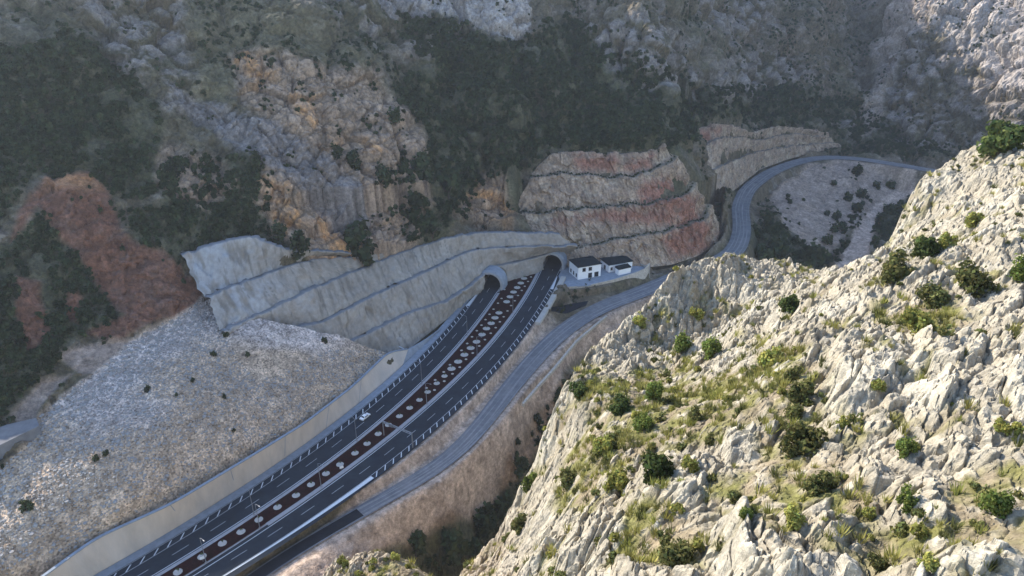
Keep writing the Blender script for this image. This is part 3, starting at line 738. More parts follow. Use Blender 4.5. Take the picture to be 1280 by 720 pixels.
# ------------------------------------------------------------------ roads
def strip(name, L, Rr, z, mat, **k):
    L = np.asarray(L); Rr = np.asarray(Rr); n = len(L)
    zl = np.broadcast_to(z, n)
    V = np.vstack([np.c_[L[:, :2], zl], np.c_[Rr[:, :2], zl]]); F = [[i, n + i, n + i + 1, i + 1] for i in range(n - 1)]
    return np_mesh(name, V, np.array(F), mat, **k)
ys_ = np.linspace(118, 395, 160)
def offl(k, y, o): return np.stack(off(k, y, o), 1)
strip('highway', offl('LHI', ys_, -2.6), offl('ML', ys_, -.2), 0.0, M['asphalt'])
tag(bpy.data.objects['highway'], kind='structure')
h2 = strip('highway', offl('MR', ys_, .2), offl('RHI', ys_, 2.5), 0.0, M['asphalt']); tag(h2, kind='structure')
yi = np.linspace(118, 352, 150)
def kerb(name, k, a, b, h, ylim=(118, 349)):
    y = np.linspace(*ylim, 140); p, q = offl(k, y, a), offl(k, y, b); n = len(y)
    V = np.vstack([np.c_[p, np.full(n, -.2)], np.c_[p, np.full(n, h)], np.c_[q, np.full(n, h)], np.c_[q, np.full(n, -.2)]])
    F = [[r * n + i, (r + 1) * n + i, (r + 1) * n + i + 1, r * n + i + 1] for r in range(3) for i in range(n - 1)]
    return tag(np_mesh(name, V, np.array(F)[:, ::-1], M['kerb']), kind='structure')
kerb('kerb', 'ML', -1.15, .0, .14, (118, 322)); kerb('kerb', 'MR', .0, 1.5, .14, (165, 351)); kerb('kerb', 'MR', .3, .75, .14, (118, 165))
ym = np.linspace(118, 352, 160)
lft = offl('ML', ym, 0.0); rgt = offl('MR', ym, 0.0)
for i in range(len(ym)):      # past the left mouth the red bed spreads to the headwall
    if ym[i] > 322: lft[i, 0] += 0
tag(strip('median_bed', lft, rgt, .09, M['redsoil']), kind='structure')
# the outer concrete gutter on the left
y2 = np.linspace(118, 326, 140)
tag(strip('gutter', offl('LHI', y2, -5.6), offl('LHI', y2, -2.6), .05, M['gutter']), kind='structure')
# markings: thin sheets on the asphalt
def paint(name, quads, mat, z=.006):
    V = []; F = []
    for q in quads:
        b = len(V); V += [(p[0], p[1], z) for p in q]; F.append([b, b + 1, b + 2, b + 3])
    return tag(np_mesh(name, np.array(V), np.array(F), mat), kind='structure')
def line_quads(k, o, w, y0, y1, dash=None):
    out = []; y = y0
    while y < y1:
        tx, ty = cdir(k, y); L = dash[0] if dash else 3.0; e = min(y + L * ty, y1)
        out.append([off(k, y, o - w / 2), off(k, y, o + w / 2), off(k, e, o + w / 2), off(k, e, o - w / 2)])
        y = y + (dash[1] if dash else L) * ty
    return out
paint('edge_line', line_quads('LHI', 0, .17, 118, 330) + line_quads('RHI', 0, .17, 118, 350), M['thinpaint'])
paint('edge_line', line_quads('ML', -1.75, .22, 118, 330) + line_quads('MR', 2.05, .22, 118, 350), M['paint'])
paint('edge_line', line_quads('LHI', -2.35, .15, 118, 330), M['thinpaint'])
paint('lane_dashes', line_quads('LHI', 3.7, .16, 120, 330, (5, 12)) + line_quads('RHI', -3.65, .16, 123, 350, (5, 12)), M['thinpaint'])
def hatch(k, y0, y1, sgn, wid, turn=40, w=.5):
    out = []; y = y0
    while y < y1:
        tx, ty = cdir(k, y); a = R(turn); c, s = math.cos(a), math.sin(a)
        bx, by = tx * c - ty * s, tx * s + ty * c                     # bar direction: leaning left off the road's
        L = wid / math.sin(a); ox, oy = (cx(k, y), y)
        if sgn > 0: ox, oy = ox - bx * (-0) , oy
        sx, sy = (ox + bx * .25, oy + by * .25) if sgn < 0 else (ox - bx * (L + .25), oy - by * (L + .25))
        ex, ey = sx + bx * L, sy + by * L; px, py = tx * w / 2 / s * s, ty * w / 2
        out.append([(sx - px, sy - py), (sx + px, sy + py), (ex + px, ey + py), (ex - px, ey - py)])
        y += 4.0 * ty
    return out
paint('hatch_marks', hatch('LHI', 120, 306, -1, 1.75), M['paint'])
paint('hatch_marks', hatch('RHI', 189, 326, 1, 1.75), M['paint'])
# solid white tapers where the hatching starts and stops
def taper(k, y0, y1, w0, w1, o):
    y = np.linspace(y0, y1, 12); ww = np.linspace(w0, w1, 12)
    return [[off(k, y[i], o), off(k, y[i], o + ww[i]), off(k, y[i + 1], o + ww[i + 1]), off(k, y[i + 1], o)] for i in range(11)]
paint('painted_taper', taper('RHI', 145, 186.5, .25, 1.5, .2), M['paint'], .010)
paint('painted_taper', taper('LHI', 308, 327, -1.9, -.3, -.2), M['paint'], .010)
paint('painted_taper', taper('RHI', 327, 342, 1.6, .3, .2), M['paint'], .010)

# the older road
t = np.gradient(OLD, axis=0); nO = np.stack([t[:, 1], -t[:, 0]], 1); nO /= np.linalg.norm(nO, axis=1)[:, None]
uo, vo_ = uv_of(OLD[:, 0], OLD[:, 1], OLD[:, 2]); WO = np.interp(np.arange(220), [0, 12, 40, 75, 95, 219], [2.3, 2.7, 4.0, 5.3, 5.6, 5.4])[:, None]; wid = WO
tag(strip('old_road', OLD[:, :2] - nO * wid, OLD[:, :2] + nO * wid, OLD[:, 2] + .12, M['oldroad']), kind='structure')
for o, w in ((-.62, .4), (-.2, .3), (.22, .4), (.64, .45), (.93, .2)):
    wv = fbm(np.arange(220) / 22.0, np.full(220, o * 9), 5, 3) * 1.1; w_ = np.maximum(w * (.6 + 1.5 * fbm(np.arange(220) / 9.0, np.full(220, o * 7 + 3), 6, 3)), .05)[13:, None]
    tag(strip('wheel_track', OLD[13:, :2] + nO[13:] * np.clip(o * WO[13:] - w_ + wv[13:, None], -WO[13:], WO[13:]), OLD[13:, :2] + nO[13:] * np.clip(o * WO[13:] + w_ + wv[13:, None], -WO[13:], WO[13:]), OLD[13:, 2] + .125, M['track']), kind='structure')
k0 = 62
np_ = np.arange(0, 14)
tag(strip('asphalt_stub', OLD[np_, :2] - nO[np_] * 2.0, OLD[np_, :2] + nO[np_] * 2.0, OLD[np_, 2] + .135, M['newpatch']), kind='structure')
q = [W(640 + a / 8, 380 + b / 8, -4.8)[:2] for a, b in ((395, 35), (760, -30), (740, 5), (560, 85), (385, 130))]
sb = MB().prism(q, -5.6, -4.7).build('asphalt_stub', M['newpatch']); tag(sb, kind='structure')

# ------------------------------------------------------------------ walls
def wall(name, base, top, mat, thick, label, cat='retaining wall', joints=0, back=1.0):
    """base/top: lists of world points; a solid wall with a capped top"""
    n = max(24, len(base) * 12); Bm, Tm = resample(base, n), resample(top, n); nb = inward(Tm)
    if back < 0: nb = -nb
    V = np.vstack([Bm + [0, 0, -.6], Tm, Tm + nb * thick, Bm + nb * thick + [0, 0, -.6]])
    F = [[r * n + i, r * n + i + 1, (r + 1) % 4 * n + i + 1, (r + 1) % 4 * n + i] for r in range(4) for i in range(n - 1)]
    F += [[0, n, 2 * n, 3 * n], [n - 1, 4 * n - 1, 3 * n - 1, 2 * n - 1]]
    o = np_mesh(name, V, np.array(F), mat); tag(o, label, cat)
    return o, Bm, Tm
yb = np.array([128, 145.5, 153, 160.5, 181, 200, 220.5, 240, 252])
bx, by = off('LHI', yb, -5.7)
base = np.stack([bx, by, np.full(len(yb), 0.0)], 1)
topz = [10, 10, 10, 10, 9.5, 8.7, 7.4, 5.5, 3.0]
tp = [W(-20, 775, 10), W(57, 720, 10), W(120, 674, 10), W(215, 631, 10), W(300, 580, 9.3), W(380, 531, 8), W(440, 485, 6.8), W(486, 441, 6.5), W(510, 437, 3)]
cw, Bm, Tm = wall('concrete_wall', base, tp, M['wallc'], .6, 'long cream concrete retaining wall between gravel slope and left carriageway')
# construction joints and the shallow kerb at its foot are parts of the wall
for f in (.30, .42, .55, .68, .8):
    i = int(f * len(Bm)); a, b = Bm[i], Tm[i]; d = inward(Tm)[i] * -.03
    tdir = (Tm[i + 1] - Tm[i - 1]); tdir /= np.linalg.norm(tdir)
    m = MB(); m.quad_pts([a + d - tdir * .12, a + d + tdir * .12, b + d + tdir * .12, b + d - tdir * .12]); m.build('joint', M['gutter'], cw)
m = MB()
n = len(Tm); nb = inward(Tm)
cap = np.vstack([Tm - nb * .15 + [0, 0, .02], Tm - nb * .15 + [0, 0, .35], Tm + nb * .75 + [0, 0, .35], Tm + nb * .75 + [0, 0, .02]])
np_mesh('coping', cap, np.array([[r * n + i, r * n + i + 1, (r + 1) % 4 * n + i + 1, (r + 1) % 4 * n + i] for r in range(4) for i in range(n - 1)]), M['gutter'], cw)
# short wing where the wall dies into the sprayed concrete
wall('wing_wall', [off('LHI', 252, -5.6) + (0,), off('LHI', 268, -5.2) + (0,), off('LHI', 284, -5.0) + (0,)], [W(510, 437, 3), W(533, 424, 1.6), W(552, 410, .8)], M['gutter'], .5, 'low grey wing wall at the far end of the cream wall')
# parapet on the right of the tunnel approach
yp = np.linspace(292, 340, 8); b1 = offl('RHI', yp, 2.9); 
wall('parapet_wall', np.c_[b1, np.full(8, -.2)], np.c_[b1, np.linspace(.7, 1.5, 8)], M['cream'], -2.4, 'pale concrete parapet along the right carriageway by the tunnel mouth')
# stone terrace wall below the white houses
tw_t = [W(703, 359, 0), W(735, 357, 0), W(770, 349, .3), W(794, 341, .6), W(807, 336, 1.2), W(812.5, 329, 3.2)]
tw_b = [W(702, 368, -3.2), W(735, 366, -5), W(768, 361, -5), W(794, 355, -5), W(807, 351.5, -5), W(812, 346, -5)]
stone_w, _, _ = wall('terrace_wall', tw_b, tw_t, M['stone'], .6, 'stone retaining wall below the white buildings, beside the old road')
wall('boundary_wall', [W(812.5, 346, -4), W(806, 333, -.4), W(797, 331, -.4), W(788, 328, -.4)], [W(812.5, 329, 3.2), W(807, 332, 1.4), W(797, 328.5, 1.2), W(788, 325.5, 1.2)], M['cream'], .35, 'thin pale boundary wall at the right end of the terrace')
wall('parapet_wall', [W(757, 395, -5), W(720, 426, -4.6), W(690, 463, -4.3), W(668, 487, -4.1), W(652, 506, -4)], [W(757, 394, -4.1), W(720, 424.5, -3.7), W(690, 461, -3.4), W(668, 485, -3.2), W(652, 504, -3.1)], M['stone'], 1.0, 'low stone parapet along the outer edge of the old road', back=1)
# terrace floor
m = MB(); m.prism([p[:2] for p in (W(703, 359), W(735, 357), W(770, 349), W(794, 341), W(807, 334), W(790, 322), W(745, 318), W(708, 326), W(698, 345))], -.4, .04)
tag(m.build('terrace', M['gutter']), kind='structure')
# a pale pipe on the sprayed concrete
m = MB(); m.tube([W(479, 422, 2.5), W(493, 430, 2.2), W(508, 438, 1.6)], .22, 8)
tag(m.build('drain_pipe', M['pipe'], smooth=True), 'thin pale drain pipe lying below the grey sprayed concrete', 'pipe')

# ------------------------------------------------------------------ tunnel mouths
def arch(c, d, rad, s, n=28, zc=2.6):
    side = np.array([d[1], -d[0], 0]); pts = [c + d * s + side * (-rad) + [0, 0, -.3]]
    for k in range(n + 1):
        a = math.pi * (1 - k / n); pts.append(c + d * s + side * rad * math.cos(a) + np.array([0, 0, zc + rad * math.sin(a)]))
    pts.append(c + d * s + side * rad + [0, 0, -.3]); return np.array(pts)
for (c, d, rad), lab in zip(PORT, ('round grey tunnel mouth on the left, with dark interior', 'round grey tunnel mouth on the right, beside the white house')):
    rt = empty('tunnel_portal', tuple(c)); tag(rt, lab, 'tunnel portal')
    off0 = -c
    A0 = [arch(c, d, rad, -1.2), arch(c, d, rad + 1.0, -1.2), arch(c, d, rad + 1.0, 7.0)]
    P = np.vstack(A0) + off0; n = len(A0[0])
    F = [[r * n + i, r * n + i + 1, (r + 1) * n + i + 1, (r + 1) * n + i] for r in range(2) for i in range(n - 1)]
    np_mesh('collar', P, np.array(F), M['collar'], rt, smooth=False)
    B0 = [arch(c, d, rad, -1.2), arch(c, d, rad, 30), arch(c, d, rad, 68)]
    P = np.vstack(B0) + off0
    F = [[r * n + i, (r + 1) * n + i, (r + 1) * n + i + 1, r * n + i + 1] for r in range(2) for i in range(n - 1)]
    np_mesh('lining', P, np.array(F), M['lining'], rt, smooth=True)
    e = arch(c, d, rad, 67.9) + off0; m = MB(); m.quad_pts([tuple(p) for p in e]); m.build('bore_darkness', M['dark'], rt)  # dark sheet added for the blackness deep in the bore
    C0 = [arch(c, d, rad + 1.0, -1.18), arch(c, d, rad + 1.9, -.2), arch(c, d, rad + 1.9, 6)]
    P = np.vstack(C0) + off0
    F = [[r * n + i, r * n + i + 1, (r + 1) * n + i + 1, (r + 1) * n + i] for r in range(2) for i in range(n - 1)]
    np_mesh('outer_ring', P, np.array(F), M['gutter'], rt)
    sd = np.array([d[1], -d[0], 0])
    for sg in (-1, 1):
        m = MB(); m.box((sd * sg * (rad - .5) + d * 20 + [0, 0, .1]), (.9, 46, .5), -math.atan2(d[0], d[1])); m.build('walkway', M['kerb'], rt)

# ------------------------------------------------------------------ white buildings
def house(name, fl, fr, depth, h, label, cat, roofh, windows, side_w, over=.45, mono=False):
    fl = np.array(fl[:2]); fr = np.array(fr[:2]); w = np.linalg.norm(fr - fl); rz = math.atan2(*(fr - fl)[::-1])
    rt = empty(name, (fl[0], fl[1], 0.04), rz); tag(rt, label, cat)
    MB().box((w / 2, depth / 2, h / 2), (w, depth, h)).build('wall', M['white'], rt)
    m = MB(); o = over; z0 = h; 
    if mono: v = [(-o, -o, z0), (w + o, -o, z0), (w + o, depth + o, z0 + roofh), (-o, depth + o, z0 + roofh)]; 
    m.prism([(-o, -o), (w + o, -o), (w + o, depth + o), (-o, depth + o)], h + .004, h + .22)
    b = len(m.v)
    if mono:
        m.v += [(-o, -o, h + .22), (w + o, -o, h + .22), (w + o, depth + o, h + .22), (-o, depth + o, h + .22), (-o, depth + o, h + .22 + roofh), (w + o, depth + o, h + .22 + roofh)]
        m.f += [(b, b + 1, b + 5, b + 4), (b + 3, b + 4, b + 5, b + 2), (b, b + 4, b + 3), (b + 1, b + 2, b + 5)]
    else:
        k = min(w, depth) * .42
        m.v += [(-o, -o, h + .224), (w + o, -o, h + .224), (w + o, depth + o, h + .224), (-o, depth + o, h + .224)]
        m.v += [(k, depth / 2, h + .22 + roofh), (w - k, depth / 2, h + .22 + roofh)] if w >= depth else [(w / 2, k, h + .22 + roofh), (w / 2, depth - k, h + .22 + roofh)]
        m.f += [(b, b + 1, b + 5, b + 4), (b + 1, b + 2, b + 5), (b + 2, b + 3, b + 4, b + 5), (b + 3, b, b + 4)] if w >= depth else [(b, b + 1, b + 4), (b + 1, b + 2, b + 5, b + 4), (b + 2, b + 3, b + 5), (b + 3, b, b + 4, b + 5)]
    m.build('roof', M['roof'], rt)
    for nm, x0, x1, z0, z1 in windows:
        f = MB().box(((x0 + x1) / 2, -.05, (z0 + z1) / 2), (x1 - x0, .1, z1 - z0)).build(nm, M['metal'], rt)
        MB().box(((x0 + x1) / 2, -.11, (z0 + z1) / 2), (x1 - x0 - .14, .03, z1 - z0 - .14)).build('pane', M['dark'], f)
        if nm == 'window': MB().box(((x0 + x1) / 2, -.1, z0 - .06), (x1 - x0 + .2, .22, .1)).build('sill', M['cream'], f)
    for nm, y0, y1, z0, z1 in side_w:
        f = MB().box((-.05, (y0 + y1) / 2, (z0 + z1) / 2), (.1, y1 - y0, z1 - z0)).build(nm, M['metal'], rt)
        MB().box((-.11, (y0 + y1) / 2, (z0 + z1) / 2), (.03, y1 - y0 - .14, z1 - z0 - .14)).build('pane', M['dark'], f)
    return rt
house('white_house', W(722.3, 350), W(750.6, 345), 10.4, 7.0, 'two-storey white house with dark hipped roof beside right tunnel', 'house', 1.7,
      [('window', 2.4, 4.3, 4.2, 6.2), ('window', 6.0, 7.9, 4.2, 6.2), ('door', 5.9, 8.1, .1, 2.9), ('door', 9.5, 11.9, .1, 2.9)], [('window', 1.2, 2.4, .9, 3.0), ('window', 4.4, 5.6, .9, 3.0), ('window', 7.6, 8.8, .9, 3.0)])
house('white_house', W(760.8, 340.8), W(790, 335.6), 9.4, 4.2, 'single-storey white building with dark roof right of the taller house', 'house', 1.3, [('window', 1.0, 2.2, 1.2, 2.8)], [('door', 3.4, 5.2, .1, 2.6)])
house('shed', W(773.2, 344.4), W(788.2, 341), 3.2, 3.2, 'small white shed with dark lean-to roof against the single-storey building', 'shed', .7, [], [], .25, True)

# ------------------------------------------------------------------ planted median
LARGE = [(655, 347.9), (651, 353.75), (646.5, 359.4), (641.9, 365), (637.5, 370.9), (633.3, 377.1), (623.75, 391), (618.7, 397.2), (614, 404), (608.1, 410.6), (602.5, 418.1), (595.6, 427.1), (588.4, 435), (580.5, 443.4), (572.7, 451.9), (564.4, 460.8)]
SMALLER = [(555.6, 470), (546, 479.1), (534.6, 489.8), (524.4, 499.8), (512.1, 509.7), (499.4, 520.1), (485.6, 531), (472.8, 542.2), (458.8, 554.4), (443.7, 566.4), (425, 580.4), (407.5, 591.9), (388.8, 605.6), (370, 619), (346.9, 633.8), (323.5, 649.4), (301.2, 664.6), (278, 679), (252.5, 695.6), (222.3, 715)]
DOTS = [(663.8, 346.2), (660, 351.9), (656, 357.9), (652.2, 363.1), (647.5, 369.4), (643.5, 376), (638.8, 382), (634.4, 388.7), (629.6, 396), (630.6, 362), (626.9, 373.1), (622.5, 379), (616.9, 386.5), (611.9, 392.9), (606.9, 399.6), (624.8, 402.3), (619.6, 409.6), (613.4, 416.6), (606.2, 424.6), (599.1, 432.5), (590.9, 441.3), (582.5, 449.1), (574.7, 459), (601.9, 406.5), (596, 413.4), (590, 421), (584, 429.4), (576.9, 438), (562.5, 456), (565.6, 467.3), (555.3, 476.5), (543.1, 487.5), (554.7, 465), (544, 475), (533.1, 485)]
def disc_mesh(rad, seed):
    r = random.Random(seed); m = MB(); n = 26
    ring = [(rad * (1 + r.uniform(-.04, .04)) * math.cos(2 * math.pi * k / n), rad * (1 + r.uniform(-.04, .04)) * math.sin(2 * math.pi * k / n)) for k in range(n)]
    m.v = [(0, 0, .16)] + [(x * .8, y * .8, .13) for x, y in ring] + [(x, y, 0.0) for x, y in ring]
    for k in range(n):
        a = (k + 1) % n; m.f += [(0, 1 + k, 1 + a), (1 + k, 1 + n + k, 1 + n + a, 1 + a)]
    return m
ORD = ['nearest', 'second', 'third', 'fourth', 'fifth', 'sixth', 'seventh', 'eighth', 'ninth', 'tenth', 'eleventh', 'twelfth', 'thirteenth', 'fourteenth', 'fifteenth', 'sixteenth', 'seventeenth', 'eighteenth', 'nineteenth', 'twentieth']
def leaf_cloud(nleaf, size, lumps, seed, shape=(1, 1, .8), flat_bottom=True):
    """leaf-sized quads spread over a cluster of uneven lumps"""
    g = np.random.default_rng(seed); cs = []
    for k in range(lumps):
        a = g.uniform(0, 2 * np.pi); rr = math.sqrt(g.uniform(.05, 1)) * .62; z = g.uniform(.25, .95) * (1 - .45 * rr)
        cs.append((rr * math.cos(a), rr * math.sin(a), z, g.uniform(.22, .42)))
    cs = np.array(cs); pick = g.integers(0, lumps, nleaf); c = cs[pick].copy(); c[:, 3] *= np.where(g.uniform(size=nleaf) < .16, g.uniform(1.1, 1.5, nleaf), 1.0)
    d = g.normal(size=(nleaf, 3)); d /= np.linalg.norm(d, axis=1)[:, None]; rad = c[:, 3] * g.uniform(.55, 1.08, nleaf)
    p = c[:, :3] + d * rad[:, None] * [1, 1, .85]; p[:, 2] = np.abs(p[:, 2]); p *= np.array(shape) * .5 * np.array([1, 1, 2.0])
    nrm = d + g.normal(size=(nleaf, 3)) * .7; nrm /= np.linalg.norm(nrm, axis=1)[:, None]
    a = np.cross(nrm, g.normal(size=(nleaf, 3))); a /= np.linalg.norm(a, axis=1)[:, None]; b = np.cross(nrm, a)
    s = size * g.uniform(.6, 1.4, nleaf)[:, None]
    V = np.stack([p - a * s - b * s * .6, p + a * s - b * s * .6, p + a * s * .7 + b * s * .6, p - a * s * .7 + b * s * .6], 1).reshape(-1, 3)
    F = np.arange(4 * nleaf).reshape(-1, 4); lum = g.uniform(.65, 1.35, nleaf) * np.where(g.uniform(size=lumps) > .7, 1.25, 1.0)[pick]
    cc = np.repeat(lum, 4)[:, None] * np.ones((1, 3)); cc[:, 0] *= np.repeat(g.uniform(.85, 1.2, nleaf), 4)
    return V, F, cc
def stems(seed, hgt=.5, n=4):
    g = random.Random(seed); m = MB()
    for k in range(n):
        a = g.uniform(0, 6.28); l = g.uniform(.12, .3)
        m.tube([(0, 0, -.12), (.3 * l * math.cos(a), .3 * l * math.sin(a), hgt * .5), (l * math.cos(a), l * math.sin(a), hgt)], [.035, .026, .01], 5)
    return m
def crown_mesh(name, mat, *a, **k):
    V, F, cc = leaf_cloud(*a, **k); o = np_mesh(name, V, F, mat, colors=cc); return o

bigd = disc_mesh(1.7, 1).build('planting_circle', M['disc']); smd = disc_mesh(1.27, 2).build('planting_circle', M['disc']); dot = disc_mesh(.58, 3).build('planting_circle', M['disc'])
sap_t = MB().tube([(0, 0, 0), (.03, .02, .6), (0, .03, 1.2)], [.035, .03, .015], 5)
sap = empty('sapling', (0, 0, 0)); sap_t.build('trunk', M['trunk'], sap)
cr = crown_mesh('crown', M['leaf_dark'], 130, .12, 5, 5, shape=(1.0, 1.0, 1.15)); cr.parent = sap; cr.location = (0, 0, .35)
first = {}
def place_disc(proto, u, v, label, grp, key):
    p = W(u, v, .1); o = proto if key not in first else proto.copy()
    if key in first: col.objects.link(o)
    first[key] = 1; o.location = p; o.rotation_euler.z = random.uniform(0, 6); tag(o, label, 'planting circle', grp); return p
nsap = 0
def place_sap(p, s, label):
    global nsap
    o = sap if nsap == 0 else copy_tree(sap); nsap += 1
    o.location = (p[0] + .1, p[1] + .1, .2); o.scale = (s, s, s); o.rotation_euler.z = random.uniform(0, 6); tag(o, label, 'sapling', 'saplings in the median')
for i, (u, v) in enumerate(LARGE):
    w = 'in the wide upper part of the red median'
    nm = ORD[i] if i else 'closest'
    p = place_disc(bigd, u, v, f'large white gravel circle, {nm} in line from the right tunnel mouth', 'large gravel circles in the median', 'b')
    place_sap(p, 1.0, f'small dark sapling in the large gravel circle {nm} in line from the right tunnel mouth')
for i, (u, v) in enumerate(SMALLER[::-1]):
    nm = ORD[i] if i else 'closest'
    p = place_disc(smd, u, v, f'single white gravel circle on narrow red median, {nm} in line from the photo bottom', 'single gravel circles in the median', 's')
    place_sap(p, .9, f'small dark sapling in the single gravel circle {nm} in line from the photo bottom')
for u, v in DOTS:
    place_disc(dot, u, v, 'tiny white gravel circle beside the row of large ones on the red median', 'tiny gravel circles in the median', 'd')

# ------------------------------------------------------------------ street lamps, gantry, signs
def make_lamp(side):
    rt = empty('street_lamp', (0, 0, 0))
    MB().box((0, 0, .25), (.5, .5, .5)).build('base', M['kerb'], rt)
    MB().tube([(0, 0, .4), (0, 0, 5), (0, 0, 9.6)], [.13, .10, .07], 8).build('pole', M['metal'], rt)
    MB().tube([(0, 0, 9.5), (side * .8, 0, 10.0), (side * 2.0, 0, 10.15)], [.06, .05, .04], 6).build('arm', M['metal'], rt)
    MB().box((side * 2.25, 0, 10.13), (.7, .28, .12)).build('lamp_head', M['metal'], rt, bevel=.03)
    return rt
lp = {}
def place_lamp(side, k, y, o, label):
    if side not in lp: lp[side] = make_lamp(side); r = lp[side]
    else: r = copy_tree(lp[side])
    x_, y_ = off(k, y, o); tx, ty = cdir(k, y); r.location = (x_, y_, .05); r.rotation_euler.z = -math.atan2(tx, ty)
    tag(r, label, 'street lamp', 'street lamps on the median kerbs')
for i, (u, v) in enumerate([(254, 703), (302, 660), (393, 608), (529.6, 505.6), (595, 445.6), (640, 392)]):
    y_ = W(u, v)[1]; place_lamp(1, 'MR', y_, .6, f'tall grey street lamp on the right kerb of the median, {["nearest the photo bottom", "second from the photo bottom", "third from the photo bottom", "third from the tunnels", "second from the tunnels", "closest to the tunnels"][i]}')
for i, (u, v) in enumerate([(297, 645), (430, 552), (515.6, 481), (575, 420)]):
    y_ = W(u, v)[1]; place_lamp(-1, 'ML', y_, -.6, f'tall grey street lamp on the left kerb of the median, {["nearest the photo bottom", "second from the photo bottom", "second from the tunnels", "closest to the tunnels"][i]}')
a, b = W(480, 544, .1), W(516, 559.5, 0); rt = empty('sign_gantry', tuple(a)); tag(rt, 'grey steel gantry spanning the right carriageway beyond the white car', 'gantry')
d = b - a
MB().tube([(0, 0, 0), (0, 0, 6.2)], .2, 8).build('post', M['metal'], rt); MB().tube([tuple(d), (d[0], d[1], 6.2)], .2, 8).build('post', M['metal'], rt)
m = MB(); m.tube([(0, 0, 6.2), (d[0], d[1], 6.2)], .16, 6); m.tube([(0, 0, 5.5), (d[0], d[1], 5.5)], .13, 6)
for k in range(9): t0 = k / 9; t1 = (k + 1) / 9; m.tube([(d[0] * t0, d[1] * t0, 5.5 if k % 2 else 6.2), (d[0] * t1, d[1] * t1, 6.2 if k % 2 else 5.5)], .07, 5)
m.build('beam', M['metal'], rt)
m = MB(); c_ = d * .28; m.box((c_[0], c_[1] - .3, 5.9), (1.6, .15, 1.3), math.atan2(d[1], d[0])); m.build('sign_panel', M['metal'], rt)
for u, v, lab in ((254, 702, 'small white sign board on the median kerb near the photo bottom'), (427.5, 588.5, 'small white sign board on the median kerb beside the white taper')):
    p = W(u, v, .1); rt = empty('road_sign', tuple(p), .5); tag(rt, lab, 'road sign')
    MB().tube([(0, 0, 0), (0, 0, 1.9)], .05, 6).build('post', M['metal'], rt); MB().box((0, -.06, 1.5), (1.3, .06, .9)).build('sign_panel', M['white'], rt, bevel=.02)

# ------------------------------------------------------------------ the white car
def make_car(loc, rz):
    rt = empty('car', loc, rz); tag(rt, 'white car driving on the left carriageway beside the hatched shoulder', 'car')
    prof = [(-2.2, .35), (-2.25, .75), (-2.15, .95), (-1.45, 1.02), (-.95, 1.42), (.45, 1.45), (1.15, 1.0), (2.05, .85), (2.22, .6), (2.2, .35)]
    m = MB(); n = len(prof)
    rings = [(-.86, .0), (-.8, .04), (.8, .04), (.86, .0)]
    for y, dz in ((-.88, 0), (.88, 0)):
        m.v += [(x, y * (.82 if z > 1.1 else 1), z) for x, z in prof]
    m.f.append(tuple(range(n))[::-1] if False else tuple(range(n))); m.f.append(tuple(range(n, 2 * n))[::-1])
    for i in range(n): j = (i + 1) % n; m.f.append((j, i, n + i, n + j))
    m.build('body', M['carpaint'], rt, bevel=.06)
    MB().quad_pts([(1.12, -.7, 1.03), (1.12, .7, 1.03), (.5, .66, 1.43), (.5, -.66, 1.43)]).build('windscreen', M['dark'], rt).location = (.02, 0, .015)
    MB().quad_pts([(-1.42, .7, 1.05), (-1.42, -.7, 1.05), (-.98, -.66, 1.4), (-.98, .66, 1.4)]).build('rear_window', M['dark'], rt).location = (-.02, 0, .015)
    for s in (-1, 1):
        MB().quad_pts([(-1.2, s * .86, 1.04), (.95, s * .86, 1.04), (.42, s * .75, 1.38), (-.9, s * .75, 1.38)][::s]).build('side_window', M['dark'], rt).location = (0, s * .02, .0)
        MB().box((2.2, s * .62, .68), (.08, .35, .14)).build('headlight', M['metal'], rt)
        for x in (-1.35, 1.35):
            w = MB().tube([(x, s * .74, .33), (x, s * .92, .33)], .33, 14).build('wheel', M['rubber'], rt); MB().tube([(x, s * .9, .33), (x, s * .935, .33)], .19, 12).build('rim', M['metal'], w)
p = W(456.5, 522.5); tx, ty = cdir('LHI', p[1]); make_car((p[0], p[1], .01), math.atan2(ty, tx))

# ------------------------------------------------------------------ the sunlit limestone ridge near the camera
SIL = [(380, 790, 60), (415, 722, 60), (440, 703, 59), (466, 697, 58), (490, 696, 57), (515, 706, 56), (535, 722, 55), (552, 745, 54), (570, 748, 56), (585, 722, 62), (612, 690, 64), (640, 640, 66), (668, 590, 68), (690, 520, 71), (712, 478, 77), (740, 440, 85), (770, 420, 88), (800, 395, 93), (840, 350, 100),
       (870, 325, 104), (905, 319, 108), (940, 327, 113), (970, 333, 117), (1000, 335, 116), (1050, 342, 112), (1080, 333, 112), (1110, 301, 118), (1135, 252, 126), (1160, 222, 132), (1200, 197, 138), (1230, 187, 142), (1285, 181, 148), (1400, 150, 165), (1600, 120, 180)]
S3 = np.array([WR(u, v, r) for u, v, r in SIL]); S_az = np.arctan2(S3[:, 0], S3[:, 1]); S_r = np.hypot(S3[:, 0], S3[:, 1])
plane = lambda x, y: 132.4 + .3655 * x - .285 * y
PT = [(S3[i], S3[i][2] - plane(*S3[i][:2])) for i in range(len(S3))]
def PR(u, v, dz):
    """a point on the ridge seen at (u,v), dz above its mean plane"""
    dx, dy, dz_ = ray(u, v); t = (132.4 + dz - CH) / (dz_ - .3655 * dx + .285 * dy); return (np.array([dx * t, dy * t, CH + dz_ * t]), dz)
